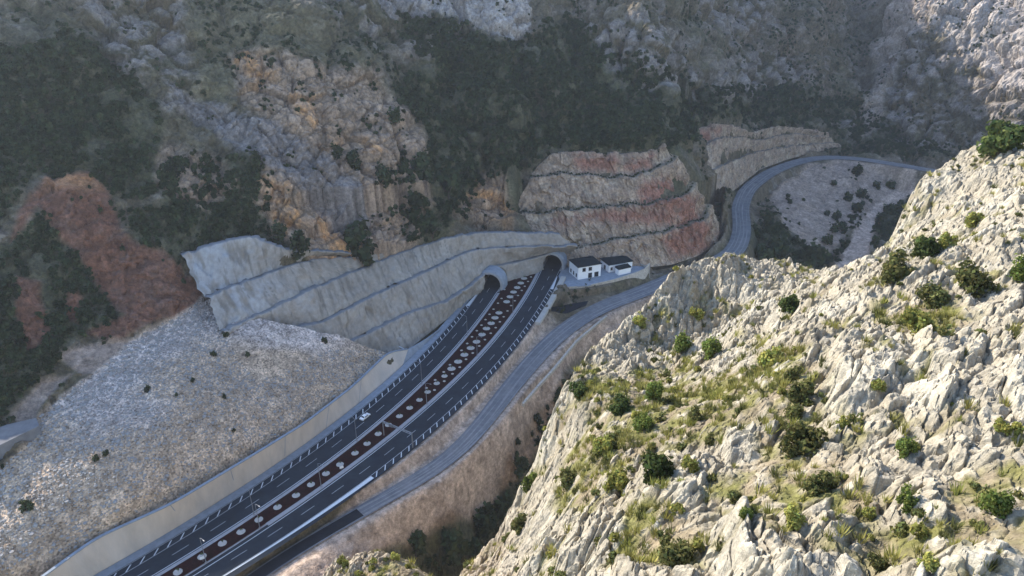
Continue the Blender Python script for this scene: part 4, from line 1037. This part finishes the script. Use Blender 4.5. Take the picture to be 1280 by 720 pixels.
for a in [(760, 480, -1.5), (800, 500, -6), (850, 500, -5), (900, 500, -3.5), (785, 480, -5), (820, 468, -7.5), (850, 440, -8), (880, 425, -8.5), (905, 410, -8.5), (935, 388, -7), (975, 375, -4), (780, 560, -3), (850, 560, -2.5), (740, 560, -3), (720, 640, -5), (680, 640, -8), (660, 690, -10), (640, 725, -11),
          (800, 640, -1.5), (760, 720, -3), (900, 620, -.5), (950, 500, 0), (1000, 420, 1.0), (1050, 380, 1.5), (1000, 560, -1.2), (1000, 640, 0), (1100, 420, .5), (1200, 420, 1.2), (1150, 340, 1.0), (1250, 300, 1.5), (1280, 400, 1), (1100, 520, .5), (1200, 520, .8), (1280, 560, .5),
          (1050, 640, 0), (1150, 640, .5), (1280, 700, .5), (900, 720, -.5), (1000, 720, 0), (1100, 760, 0), (850, 800, -1), (700, 800, -6), (1300, 800, 0), (600, 790, -12), (1000, 850, 0)]: PT.append(PR(*a))
PT += [(np.array([20., 8, 0]), 0.), (np.array([70., 30, 0]), 1.), (np.array([110., 90, 0]), 2.), (np.array([-12., 15, 0]), -14.), (np.array([0., 6, 0]), -4.)]
RG = tps(np.array([p[0][:2] for p in PT]), np.array([p[1] for p in PT]), 1e-3)
faz = np.radians(np.r_[np.linspace(-40, -20, 40, endpoint=False), np.linspace(-20, 43, 1000, endpoint=False), np.linspace(43, 75, 60)])
frr = np.r_[np.geomspace(9, 26, 30, endpoint=False), np.geomspace(26, 165, 760, endpoint=False), np.geomspace(165, 230, 40)]
FA, FR = np.meshgrid(faz, frr); fx = (FR * np.sin(FA)).ravel(); fy = (FR * np.cos(FA)).ravel()
rsil = np.interp(FA.ravel(), S_az, S_r); over = FR.ravel() - rsil; rin = np.minimum(FR.ravel(), rsil)
bx_, by_ = rin * np.sin(FA.ravel()), rin * np.cos(FA.ravel())
gx = np.linspace(-140, 240, 191); gy = np.linspace(-20, 240, 131); gg = RG(*[k.ravel() for k in np.meshgrid(gx, gy)]).reshape(131, 191)
def rg(x, y):
    a = np.clip((x + 140) / 2, 0, 189.99); b = np.clip((y + 20) / 2, 0, 129.99); i = a.astype(int); j = b.astype(int); a -= i; b -= j
    return (gg[j, i] * (1 - a) + gg[j, i + 1] * a) * (1 - b) + (gg[j + 1, i] * (1 - a) + gg[j + 1, i + 1] * a) * b
fz0 = plane(bx_, by_) + rg(bx_, by_)
ov = np.maximum(over, 0); fz0 = fz0 - (ov * 1.9 - 4.5 * (1 - np.exp(-ov / 3.2)))
fu, fv = uv_of(fx, fy, fz0)
GRASSY = [[(735, 470), (800, 455), (900, 470), (960, 480), (950, 540), (860, 560), (760, 590), (735, 540)], [(1080, 380), (1180, 370), (1230, 400), (1180, 425), (1100, 415)], [(880, 600), (960, 560), (1080, 600), (1100, 660), (960, 670), (880, 660)],
          [(1180, 590), (1285, 560), (1285, 720), (1180, 700)], [(700, 560), (765, 520), (790, 610), (740, 650), (690, 640)], [(440, 700), (500, 694), (540, 720), (520, 760), (430, 760)], [(940, 440), (1020, 440), (1030, 560), (950, 540)], [(780, 650), (870, 640), (880, 720), (780, 720)], [(1080, 660), (1180, 660), (1180, 720), (1080, 720)]]
gw = fbm(fx / 6, fy / 6, 301, 4); gz = np.zeros(len(fx))
for p in GRASSY: gz = np.maximum(gz, sstep(-14, 18, poly_sd(fu + gw * 30, fv + gw * 24, p)))
BED = math.atan2(.83, .55)
wx = fx + fbm(fx / 8, fy / 8, 311, 3) * 2.2; wy = fy + fbm(fx / 8, fy / 8, 321, 3) * 2.2
ha, ea, ia = facets(wx, wy, 7.0, 401, BED, 2.2); hb, eb, ib = facets(wx, wy, 2.7, 411, BED, 1.8); hc, ec, ic = facets(wx, wy, 1.05, 421, BED, 1.5); hd, ed, idd = facets(fx, fy, .45, 431, BED, 1.3)
amp = 1 - .62 * gz
lod = 1 - .25 * sstep(90, 150, FR.ravel())
rel = amp * ((ha * 1.7 + .35) * sstep(0, .4, ea) + (hb * .95 + .25) * sstep(0, .4, eb) + (hc * .5 + .14) * sstep(0, .3, ec) * 1.1 + hd * .30 - .15 * np.exp(-ea / .06) - .25 * np.exp(-eb / .08) - .22 * np.exp(-ec / .1)) + ridged(fx / 11, fy / 11, 331, 4) * .6 * amp + fbm(fx / 1.6, fy / 1.6, 335, 4) * .5 * amp + vnoise(fx / .3, fy / .3, 341) * .06
Zf = fz0 + rel * lod * (1 + sstep(0, 12, over) * .8)
cf = np.tile(np.array([.47, .425, .35], np.float32), (len(fx), 1))
cf = lerp(cf, sstep(.55, .85, ib), (.54, .50, .425)); cf = lerp(cf, sstep(.6, .3, ic) * .35 if False else (1 - sstep(.1, .35, ic)) * .45, (.34, .315, .275))
cf = lerp(cf, sstep(.05, .45, fbm(fx / 9, fy / 9, 351, 4)) * .4, (.42, .36, .275))
cf = lerp(cf, sstep(.1, .5, fbm(fx / 2.2, fy / 2.2, 361, 4)) * .35, (.30, .285, .26))
cf = lerp(cf, (1 - sstep(600, 680, fu + gw * 20)) * sstep(600, 700, fv) * .35, (.44, .33, .24))
soil = np.clip(gz * sstep(-.35, .15, fbm(fx / 1.8, fy / 1.8, 371, 4) + .15 - .5 * hc) + .75 * sstep(.0, .35, gw + .25 * fbm(fx / 2.5, fy / 2.5, 391, 3)) * sstep(-.25, .2, -hc), 0, 1)
cf = lerp(cf, soil * .8, (.27, .215, .14)); cf = lerp(cf, soil * sstep(-.2, .25, fbm(fx / 3.1, fy / 3.1, 381, 3)) * .85, (.20, .20, .06))
cf *= (1 + .2 * (idd - .5))[:, None]; cf = np.clip(cf * np.array([.72, .70, .645], np.float32), .02, .6)
nfr, nfa = len(frr), len(faz); I = np.arange(nfr * nfa).reshape(nfr, nfa)
Ff = np.stack([I[:-1, :-1], I[:-1, 1:], I[1:, 1:], I[1:, :-1]], -1).reshape(-1, 4)
Ff = Ff[(Zf[Ff] > -48).all(1)]
tag(np_mesh('rocky_ridge', np.stack([fx, fy, Zf], 1), Ff, M['ridge'], colors=cf), 'sunlit pale limestone ridge with scattered bushes', 'ridge', kind='structure')
ZF = Zf.reshape(nfr, nfa)
def fground(x, y):
    x = np.atleast_1d(np.asarray(x, float)); y = np.atleast_1d(np.asarray(y, float))
    a = np.interp(np.arctan2(x, y), faz, np.arange(nfa)); r = np.interp(np.hypot(x, y), frr, np.arange(nfr))
    i = np.clip(r.astype(int), 0, nfr - 2); j = np.clip(a.astype(int), 0, nfa - 2); fr = r - i; fa = a - j
    return (ZF[i, j] * (1 - fa) + ZF[i, j + 1] * fa) * (1 - fr) + (ZF[i + 1, j] * (1 - fa) + ZF[i + 1, j + 1] * fa) * fr
FRS = np.linspace(22, 200, 1500)
def fhit(u, v):
    dx, dy, dz = ray(u, v); h = math.hypot(dx, dy); zr = CH + dz / h * FRS; g = fground(dx / h * FRS, dy / h * FRS)
    b = zr < g
    if not b.any(): return None
    k = np.argmax(b); return np.array([dx / h * FRS[k], dy / h * FRS[k], g[k]])

# ------------------------------------------------------------------ bushes on the ridge, one by one
KIND = dict(dark='leaf_dark', olive='leaf_olive', green='leaf_green', yellow='leaf_yellow')
PROTO = {}
for k, mt in KIND.items():
    for s in range(3):
        V, F, cc = leaf_cloud(1500, .042, 11, hash_ := 900 + s * 13 + len(k), shape=(1.0, 1.0, .72 if k != 'green' else .95))
        st_ = stems(s + 5)
        PROTO[k, s] = (V, F, cc, mt, st_)
MESHES = {}
def bush(u, v, wpx, kind, label, var=None, group=None):
    p = fhit(u, v + wpx * .22)
    if p is None: return
    d = math.sqrt(p[0] ** 2 + p[1] ** 2 + (p[2] - CH) ** 2); w = wpx * d / FPX
    s = random.randrange(3) if var is None else var
    rt = empty('bush', (p[0], p[1], p[2] - .12 * w), random.uniform(0, 6.28)); rt.scale = (w, w, w)
    tag(rt, label, 'bush', group or 'bushes scattered on the limestone ridge')
    V, F, cc, mt, st_ = PROTO[kind, s]
    if (kind, s) not in MESHES:
        a = np_mesh('crown', V, F, M[mt], rt, colors=cc); b = st_.build('stem', M['trunk'], rt); MESHES[kind, s] = (a.data, b.data)
    else:
        for nm, me in zip(('crown', 'stem'), MESHES[kind, s]): link(bpy.data.objects.new(nm, me), rt)
BUSHES = [
    (722, 488, 27, 'dark', 'dark green bush on the cliff edge above the old road'),
    (775, 507, 34, 'dark', 'rounded dark olive bush left of the grassy hollow'),
    (820, 583, 52, 'dark', 'large dark green bush with a shadow to its right, below the grassy hollow'),
    (862, 584, 28, 'yellow', 'bright yellow-green bush touching the right side of the large dark green bush'),
    (1000, 552, 54, 'olive', 'largest grey-olive bush in the middle of the rocky slope'),
    (1021, 607, 38, 'olive', 'grey-olive bush just below the largest grey-olive one'),
    (990, 646, 32, 'yellow', 'wide yellow-olive bush on the lower slope below the grey-olive pair'),
    (852, 434, 28, 'green', 'bright green leafy bush at the foot of the dark rock face'),
    (888, 440, 30, 'green', 'round green bush right of a leaning rock slab under the crest'),
    (985, 381, 29, 'dark', 'dark green bush in a rock cleft below the crest'),
    (962, 447, 36, 'yellow', 'yellow-green bush spilling over a dark rock overhang'),
    (990, 470, 26, 'olive', 'olive bush uppermost of three in a vertical line'),
    (1000, 490, 36, 'olive', 'wide olive bush middle of three in a vertical line'),
    (992, 516, 30, 'olive', 'olive bush lowest of three in a vertical line'),
    (1252, 178, 52, 'dark', 'wide dark bush on the skyline at the ridge top'),
    (1272, 345, 30, 'green', 'green bush cut by the right edge of the photo, mid-slope'),
    (1215, 352, 44, 'olive', 'broad olive bush on the upper right of the rocky slope'),
    (1155, 310, 36, 'dark', 'dark olive bush upper of the cluster under the ridge shoulder'),
    (1120, 340, 44, 'olive', 'broad olive bush left in the cluster under the ridge shoulder'),
    (1162, 374, 40, 'olive', 'olive bush lowest in the cluster under the ridge shoulder'),
    (1182, 303, 24, 'yellow', 'small bright yellow-green bush right of the cluster under the ridge shoulder'),
    (1218, 278, 24, 'yellow', 'pale yellow bush high on the rocky slope under the ridge crest'),
    (1258, 539, 30, 'yellow', 'vivid yellow-green bush against shadowed rock near the right edge'),
    (1130, 565, 26, 'green', 'small green bush alone on bright rock right of the largest grey-olive bush'),
    (1132, 631, 28, 'green', 'fresh green bush on the lower right slope beside a dark hole'),
    (1242, 634, 38, 'green', 'pale green spreading bush low on the right side of the slope'),
    (1097, 706, 26, 'olive', 'small olive bush at the bottom edge of the photo, right of centre'),
    (1158, 704, 24, 'yellow', 'small yellow-green bush at the bottom edge near the lower right corner'),
    (773, 600, 36, 'yellow', 'bright yellow-green bush left of the large dark green bush'),
    (803, 530, 28, 'green', 'green bush just right of the rounded dark olive bush'),
    (757, 557, 36, 'yellow', 'pale yellow-green bush on the slope below the rounded dark olive bush'),
    (818, 494, 30, 'green', 'light green bush standing in the grassy hollow'),
    (870, 520, 26, 'olive', 'low olive bush on the right of the grassy hollow'),
    (710, 600, 34, 'olive', 'olive bush among folded rocks at the left cliff'),
    (663, 605, 26, 'green', 'green bush hanging on the left cliff edge'),
    (650, 655, 28, 'olive', 'olive bush low on the left cliff above the gorge'),
    (845, 692, 52, 'olive', 'wide dark olive bush at the bottom of the slope left of centre'),
    (888, 550, 18, 'olive', 'tiny olive bush beside pale boulders under the grassy hollow'),
    (1098, 482, 20, 'yellow', 'tiny yellow-green bush alone on the wide bare slope'),
    (930, 646, 20, 'green', 'tiny bright green bush beside bare soil on the lower slope'),
    (1052, 528, 18, 'yellow', 'tiny yellow bush right of the largest grey-olive bush'),
    (1145, 402, 40, 'yellow', 'flat yellow-green bush on the upper middle slope'),
    (1085, 642, 18, 'yellow', 'tiny yellow-green bush left of the fresh green bush'),
    (870, 392, 22, 'yellow', 'small yellow-green bush on the sunlit crest top'),
    (800, 402, 22, 'yellow', 'small yellow-green bush on the sunlit spur near the old road'),
    (430, 702, 18, 'yellow', 'bright green bush on the left of the low rock knob'),
    (494, 696, 14, 'yellow', 'tiny green bush on top of the low rock knob'),
]
for a in BUSHES: bush(*a)

# ------------------------------------------------------------------ scattered growth: one stuff object each (points carrying leaf clumps)
def scatter(name, P, S, protos, label, kind='stuff', tint=None):
    """one object: points with a size, each carrying one of a few clump meshes"""
    me = bpy.data.meshes.new(name); P = np.asarray(P, np.float32); me.vertices.add(len(P)); me.vertices.foreach_set('co', P.ravel())
    at = me.attributes.new('size', 'FLOAT', 'POINT'); at.data.foreach_set('value', np.asarray(S, np.float32))
    o = link(bpy.data.objects.new(name, me)); tag(o, label, None, None, kind)
    pc = bpy.data.collections.new(name + '_clumps')
    for q in protos: pc.objects.link(q)
    ng = bpy.data.node_groups.new(name, 'GeometryNodeTree'); ng.interface.new_socket('Geometry', in_out='INPUT', socket_type='NodeSocketGeometry'); ng.interface.new_socket('Geometry', in_out='OUTPUT', socket_type='NodeSocketGeometry')
    nd = ng.nodes; L = ng.links
    gi = nd.new('NodeGroupInput'); go = nd.new('NodeGroupOutput'); ci = nd.new('GeometryNodeCollectionInfo'); ci.inputs[0].default_value = pc; ci.inputs['Separate Children'].default_value = True; ci.inputs['Reset Children'].default_value = True
    ip = nd.new('GeometryNodeInstanceOnPoints'); ip.inputs['Pick Instance'].default_value = True
    na = nd.new('GeometryNodeInputNamedAttribute'); na.inputs[0].default_value = 'size'; na.data_type = 'FLOAT'
    rv = nd.new('FunctionNodeRandomValue'); rv.data_type = 'FLOAT_VECTOR'; rv.inputs[0].default_value = (-.15, -.15, 0); rv.inputs[1].default_value = (.15, .15, 6.28)
    L.new(gi.outputs[0], ip.inputs['Points']); L.new(ci.outputs[0], ip.inputs['Instance']); L.new(rv.outputs[0], ip.inputs['Rotation']); L.new(na.outputs[0], ip.inputs['Scale']); L.new(ip.outputs[0], go.inputs[0])
    md = o.modifiers.new('clumps', 'NODES'); md.node_group = ng
    return o
def proto(name, mat, *a, **k):
    V, F, cc = leaf_cloud(*a, **k); o = np_mesh(name, V, F, mat, colors=cc); col.objects.unlink(o); return o
pm = [proto('maquis_clump', M['leaf_scrub'], 110, .13, 6, 500 + i, shape=(1, 1, .75)) for i in range(4)]
# dense maquis on the hillside: as thick as the zone says
cand = rng.integers(0, len(X), 330000)
ar = (rs[1:] - rs[:-1]); dens_w = np.interp(RR.ravel()[cand], rs[:-1], ar * rs[:-1]); 
patch = fbm(X[cand] / 11, Y[cand] / 11, 611, 3) + .5 * fbm(X[cand] / 40, Y[cand] / 40, 621, 2)
road_free = ~((oL > -17) & (oR < 5.5) & (Y < 345))
bare = road_free[cand] * np.clip(1 - z_grav - z_red * .93 - z_pale * .95 - z_dirt - flat, 0, 1)[cand] * (fc[cand] < .02)
dens = bare * (z_sc[cand] * sstep(-.35, .05, patch) + (1 - z_sc[cand]) * np.where(z_or[cand] + z_wh[cand] > .5, .24, .48) * sstep(.0, .3, patch))
wd = azs[1:] - azs[:-1]; wa = np.interp(np.arctan2(X[cand], Y[cand]), azs[:-1], wd)
area = dens_w * wa; pr = dens * area / .55
sel = rng.uniform(size=len(cand)) < np.clip(pr, 0, 1)
vis = (U[cand] > -60) & (U[cand] < 1330) & (Vp[cand] > -40) & (RR.ravel()[cand] < 900)
sel &= vis
ci = cand[sel]
if len(ci) > 26000: ci = rng.permutation(ci)[:26000]
sz = rng.uniform(1.3, 3.6, len(ci)) * (.75 + .5 * z_sc[ci]) * (1 + .25 * far[ci])
print('scrub clumps', len(ci))
scatter('scrub', np.stack([X[ci], Y[ci], Z[ci] - .15 * sz], 1), sz, pm, 'dark maquis scrub covering the shaded mountainside')
# green growth on the rock benches
bp = []
for k in np.where(CUTK == 1)[0]:
    Rw = CUTG[k]; n = len(Rw)
    for i in range(4, n - 4):
        if random.random() < .42: bp.append(Rw[i] + [random.uniform(-.6, .6), random.uniform(-.6, .6), .1])
bp = np.array(bp)
scatter('bench_weeds', bp, rng.uniform(.5, 1.5, len(bp)), pm[:2], 'dark weeds growing along the benches of the rock cut')
# grass tufts on the ridge
def tuft(name, mat, seed):
    g = np.random.default_rng(seed); n = 46; a = g.uniform(0, 6.28, n); r = g.uniform(0, .35, n); h = g.uniform(.35, .8, n); b0 = np.stack([r * np.cos(a), r * np.sin(a), 0 * r], 1); tipv = b0 * 2.1 + np.stack([0 * r, 0 * r, h], 1); sd = np.stack([-np.sin(a), np.cos(a), 0 * r], 1) * .045
    V = np.stack([b0 - sd, b0 + sd, tipv], 1).reshape(-1, 3); cc = np.repeat(g.uniform(.7, 1.3, n), 3)[:, None] * np.ones((1, 3)); o = np_mesh(name, V, np.arange(3 * n).reshape(-1, 3), mat, colors=cc); col.objects.unlink(o); return o
tp_ = [tuft('grass_tuft', M['leaf_dry'], 1), tuft('grass_tuft', M['leaf_yellow'], 2), tuft('grass_tuft', M['leaf_dry'], 3), tuft('grass_tuft', M['leaf_olive'], 4)]
area_f = (FR.ravel() * FR.ravel())
cand = rng.choice(len(fx), 120000, p=area_f / area_f.sum())
dn = np.clip(gz[cand] * .34 * sstep(-.3, .3, gw[cand] + hc[cand] * -.3) + .10 * sstep(-.1, .4, gw[cand]) , 0, 1) * (over[cand] < 4) * (fu[cand] > 380) * (fu[cand] < 1320) * (fv[cand] < 760)
ci = cand[rng.uniform(size=len(cand)) < dn]; sz = rng.uniform(.4, 1.1, len(ci)); print('grass', len(ci))
scatter('grass', np.stack([fx[ci], fy[ci], Zf[ci] - .05], 1), sz, tp_, 'dry yellow-green grass tufts between the rocks of the ridge')
lowp = [proto('low_shrub', M['leaf_olive'], 150, .09, 5, 540 + i, shape=(1, 1, .55)) for i in range(2)] + [proto('low_shrub', M['leaf_yellow'], 150, .09, 5, 545, shape=(1, 1, .5))]
dn = np.clip(.03 * gz[cand] + .006 * sstep(-.2, .3, gw[cand]) + .003, 0, 1) * (over[cand] < 3) * (fu[cand] > 380) * (fu[cand] < 1320) * (fv[cand] < 760)
ci = cand[rng.uniform(size=len(cand)) < dn]; sz = rng.uniform(.5, 1.4, len(ci)); print('low', len(ci))
scatter('undergrowth', np.stack([fx[ci], fy[ci], Zf[ci] - .08], 1), sz, lowp, 'small low cushions of undergrowth between the rocks of the ridge')

# rubble: stones too many to count on the gravel slope
def rock_mesh(name, seed):
    g = np.random.default_rng(seed); bm = bmesh.new(); bmesh.ops.create_icosphere(bm, subdivisions=1, radius=.5)
    for v in bm.verts: v.co *= g.uniform(.72, 1.15); v.co.z *= .75
    me = bpy.data.meshes.new(name); bm.to_mesh(me); bm.free(); me.materials.append(M['boulder']); return bpy.data.objects.new(name, me)
rp = [rock_mesh('stone', i) for i in range(4)]
gi = np.where((z_grav > .6) & (flat < .1) & (U > -40) & (fc < .05) & (Vp < 740))[0]
ci = rng.choice(gi, 11000); edge = np.clip(1 - np.abs((Vp[ci] - (560 - U[ci] * .72)) / 40), 0, 1)
sz = rng.gamma(1.6, .26, len(ci)) * (1 + .9 * edge) + .2
scatter('rubble', np.stack([X[ci], Y[ci], Z[ci] + .02], 1), np.clip(sz * .8, .15, 1.5), rp, 'pale broken stone covering the gravel slope')

# countable dark shrubs and trees in the valley, each a thing of its own
TREE = {}
def tree(u, v, wpx, label, cat='shrub', group='dark shrubs in the valley', name='shrub', tall=.85, mat='leaf_scrub'):
    p = hit(u, v + wpx * .25); d = math.sqrt(p[0] ** 2 + p[1] ** 2 + (p[2] - CH) ** 2); w = wpx * d / FPX
    rt = empty(name, (p[0], p[1], p[2] - .1 * w), random.uniform(0, 6.28)); rt.scale = (w, w, w); tag(rt, label, cat, group)
    key = (name, mat, random.randrange(2))
    if key not in TREE:
        V, F, cc = leaf_cloud(420, .07, 9, 700 + len(TREE) * 3, shape=(1, 1, tall)); a = np_mesh('crown', V, F, M[mat], rt, colors=cc); b = stems(len(TREE), .45, 3).build('trunk' if name == 'tree' else 'stem', M['trunk'], rt); TREE[key] = (a.data, b.data, b.name)
    else:
        link(bpy.data.objects.new('crown', TREE[key][0]), rt); link(bpy.data.objects.new('trunk' if name == 'tree' else 'stem', TREE[key][1]), rt)
for u, v, w, l in [(455, 312, 52, 'broad dark tree at the foot of the orange cliff, above the grey concrete'), (372, 312, 34, 'dark tree on the ledge left of the orange cliff foot'), (352, 300, 26, 'smaller dark tree above the left end of the grey concrete'),
                   (478, 240, 30, 'dark tree on the slope right of the orange cliff'), (520, 268, 40, 'large dark tree at the lower edge of the wooded gully'), (560, 235, 46, 'largest dark tree in the wooded gully above the tunnels'), (530, 215, 36, 'dark tree in the upper wooded gully'),
                   (490, 150, 24, 'dark tree on the pale slope right of the orange cliff top'), (540, 290, 34, 'dark tree just above the sprayed concrete left of the tunnels'), (445, 205, 24, 'dark tree on the rocky rib above the orange cliff'), (420, 195, 20, 'small dark tree left on the rocky rib above the orange cliff'),
                   (1015, 330, 34, 'dark tree at the bottom of the pale slope behind the near crest'), (975, 318, 36, 'dark tree below the road bend beside the near crest'), (950, 325, 30, 'dark tree under the inner edge of the road bend'),
                   (600, 655, 44, 'grey-green tree at the bottom of the gorge'), (560, 690, 50, 'broad grey-green tree in the gorge behind the low rock knob'), (625, 640, 34, 'dark tree squeezed against the left cliff in the gorge'), (520, 685, 36, 'dark tree in the gorge left of the broad grey-green one'), (650, 590, 30, 'dark tree in the gorge below the cliff edge bush'), (590, 700, 46, 'dark tree in the deepest part of the gorge')]:
    tree(u, v, w, l, 'tree', 'dark trees of the valley', 'tree', 1.0)
for u, v, w, l in [(1041, 230, 9, 'small dark shrub high on the pale slope inside the road bend'), (985, 245, 7, 'tiny dark shrub on the pale slope near the inner road edge'), (987, 252, 8, 'dark shrub just below the tiny one near the inner road edge'), (1072, 216, 16, 'wide dark shrub under the far edge of the pale slope'), (1095, 232, 12, 'dark shrub near the top of the dirt track'), (1112, 232, 12, 'dark shrub right of the dirt track top'),
                   (1060, 247, 13, 'round dark shrub at the right side of the pale slope'), (1075, 243, 15, 'broad dark shrub above the dirt track'), (1070, 260, 15, 'dark shrub left of the dirt track bend'), (1046, 272, 14, 'dark shrub halfway down the pale slope'), (1040, 287, 15, 'dark shrub low on the pale slope'), (1053, 285, 15, 'dark shrub beside the dirt track, low down'), (1032, 300, 16, 'dark shrub at the foot of the pale slope'), (1033, 267, 9, 'small dark shrub in the middle of the pale slope'),
                   (1100, 275, 16, 'dark shrub on the right bank of the dirt track'), (1110, 262, 16, 'upper dark shrub on the right bank of the dirt track'), (1094, 300, 12, 'lowest dark shrub on the right bank of the dirt track'), (945, 290, 18, 'dark shrub under the inner edge of the road, above the near crest'), (960, 268, 12, 'dark shrub left on the brown slope inside the bend'),
                   (33, 636, 18, 'dark shrub low on the gravel slope near the left edge'), (121, 574, 9, 'left of a pair of dark shrubs on the gravel slope'), (133, 569, 9, 'right of a pair of dark shrubs on the gravel slope'), (283, 419, 10, 'dark shrub at the top of a line across the gravel slope'), (267, 443, 9, 'second dark shrub down the line across the gravel slope'), (242, 476, 7, 'third dark shrub down the line across the gravel slope'), (186, 488, 9, 'dark shrub in the pale part of the gravel slope'), (309, 445, 9, 'dark shrub right of the line on the gravel slope'), (406, 425, 10, 'dark shrub high on the gravel slope near the concrete'), (293, 540, 6, 'tiny dark shrub in the lower gravel slope'), (353, 560, 6, 'tiny dark shrub just behind the cream wall'), (282, 497, 7, 'small dark shrub midway on the gravel slope'), (220, 494, 6, 'tiny dark shrub left of middle on the gravel slope'),
                   (670, 522, 15, 'dark shrub on the brown bank below the old road'), (646, 552, 12, 'conical dark shrub on the brown bank above the gorge')]:
    tree(u, v, w, l)

# concrete channel at the left edge of the gravel slope
m = MB(); m.prism([p[:2] for p in (W(-30, 548, 30), W(8, 533, 30), W(46, 524, 30), (W(50, 534, 30)), W(6, 556, 30), W(-30, 572, 30))], 26, 30.6)
tag(m.build('culvert', M['oldroad'], bevel=.1), 'blue-grey concrete slab at the left edge above the gravel slope', 'culvert')

# ------------------------------------------------------------------ haze, sky, sun, camera
SUN_AZ, SUN_EL = R(50), R(33)            # sun ahead of the camera, to its left
hz = MB().box((0, 520, 165), (2300, 1300, 440))
SUNV = Vector((-math.sin(SUN_AZ) * math.cos(SUN_EL), math.cos(SUN_AZ) * math.cos(SUN_EL), math.sin(SUN_EL)))
HAZE = 0.00009
if HAZE:
    mh = bpy.data.materials.new('haze'); mh.use_nodes = True; nt = mh.node_tree; nt.nodes.clear(); ou = N(nt, 'ShaderNodeOutputMaterial'); pv = N(nt, 'ShaderNodeVolumePrincipled')
    pv.inputs['Color'].default_value = (.78, .86, 1, 1); pv.inputs['Density'].default_value = HAZE; pv.inputs['Anisotropy'].default_value = .35; nt.links.new(pv.outputs[0], ou.inputs['Volume'])
    tag(hz.build('haze', mh), kind='stuff')
w = bpy.data.worlds.new('World'); sc.world = w; w.use_nodes = True; nt = w.node_tree; bg = nt.nodes['Background']
sky = N(nt, 'ShaderNodeTexSky', sky_type='NISHITA'); sky.sun_disc = False; sky.sun_elevation = SUN_EL; sky.sun_rotation = -SUN_AZ; sky.altitude = 900; sky.air_density = 1.0; sky.dust_density = 1.0; sky.ozone_density = 1.6
nt.links.new(sky.outputs[0], bg.inputs[0]); bg.inputs[1].default_value = .15
sl = bpy.data.lights.new('sun', 'SUN'); sl.energy = 3.1; sl.angle = R(.5); sl.color = (1, .92, .79)
so = link(bpy.data.objects.new('sun', sl)); so.rotation_euler = (-SUNV).to_track_quat('-Z', 'Y').to_euler()
cam = bpy.data.cameras.new('camera'); co = link(bpy.data.objects.new('camera', cam)); co.location = (0, 0, CH); co.rotation_euler = (R(90) - PITCH, 0, 0)
cam.sensor_width = 36; cam.lens = FPX / 1280 * 36; cam.clip_end = 5000; cam.clip_start = .5; sc.camera = co
sc.view_settings.view_transform = 'Standard'; sc.view_settings.look = 'None'; sc.view_settings.gamma = 1; sc.view_settings.exposure = 1.6
sc.cycles.use_denoising = True; sc.cycles.max_bounces = 5; sc.cycles.diffuse_bounces = 3; sc.cycles.volume_bounces = 1; sc.cycles.caustics_reflective = False; sc.cycles.caustics_refractive = False
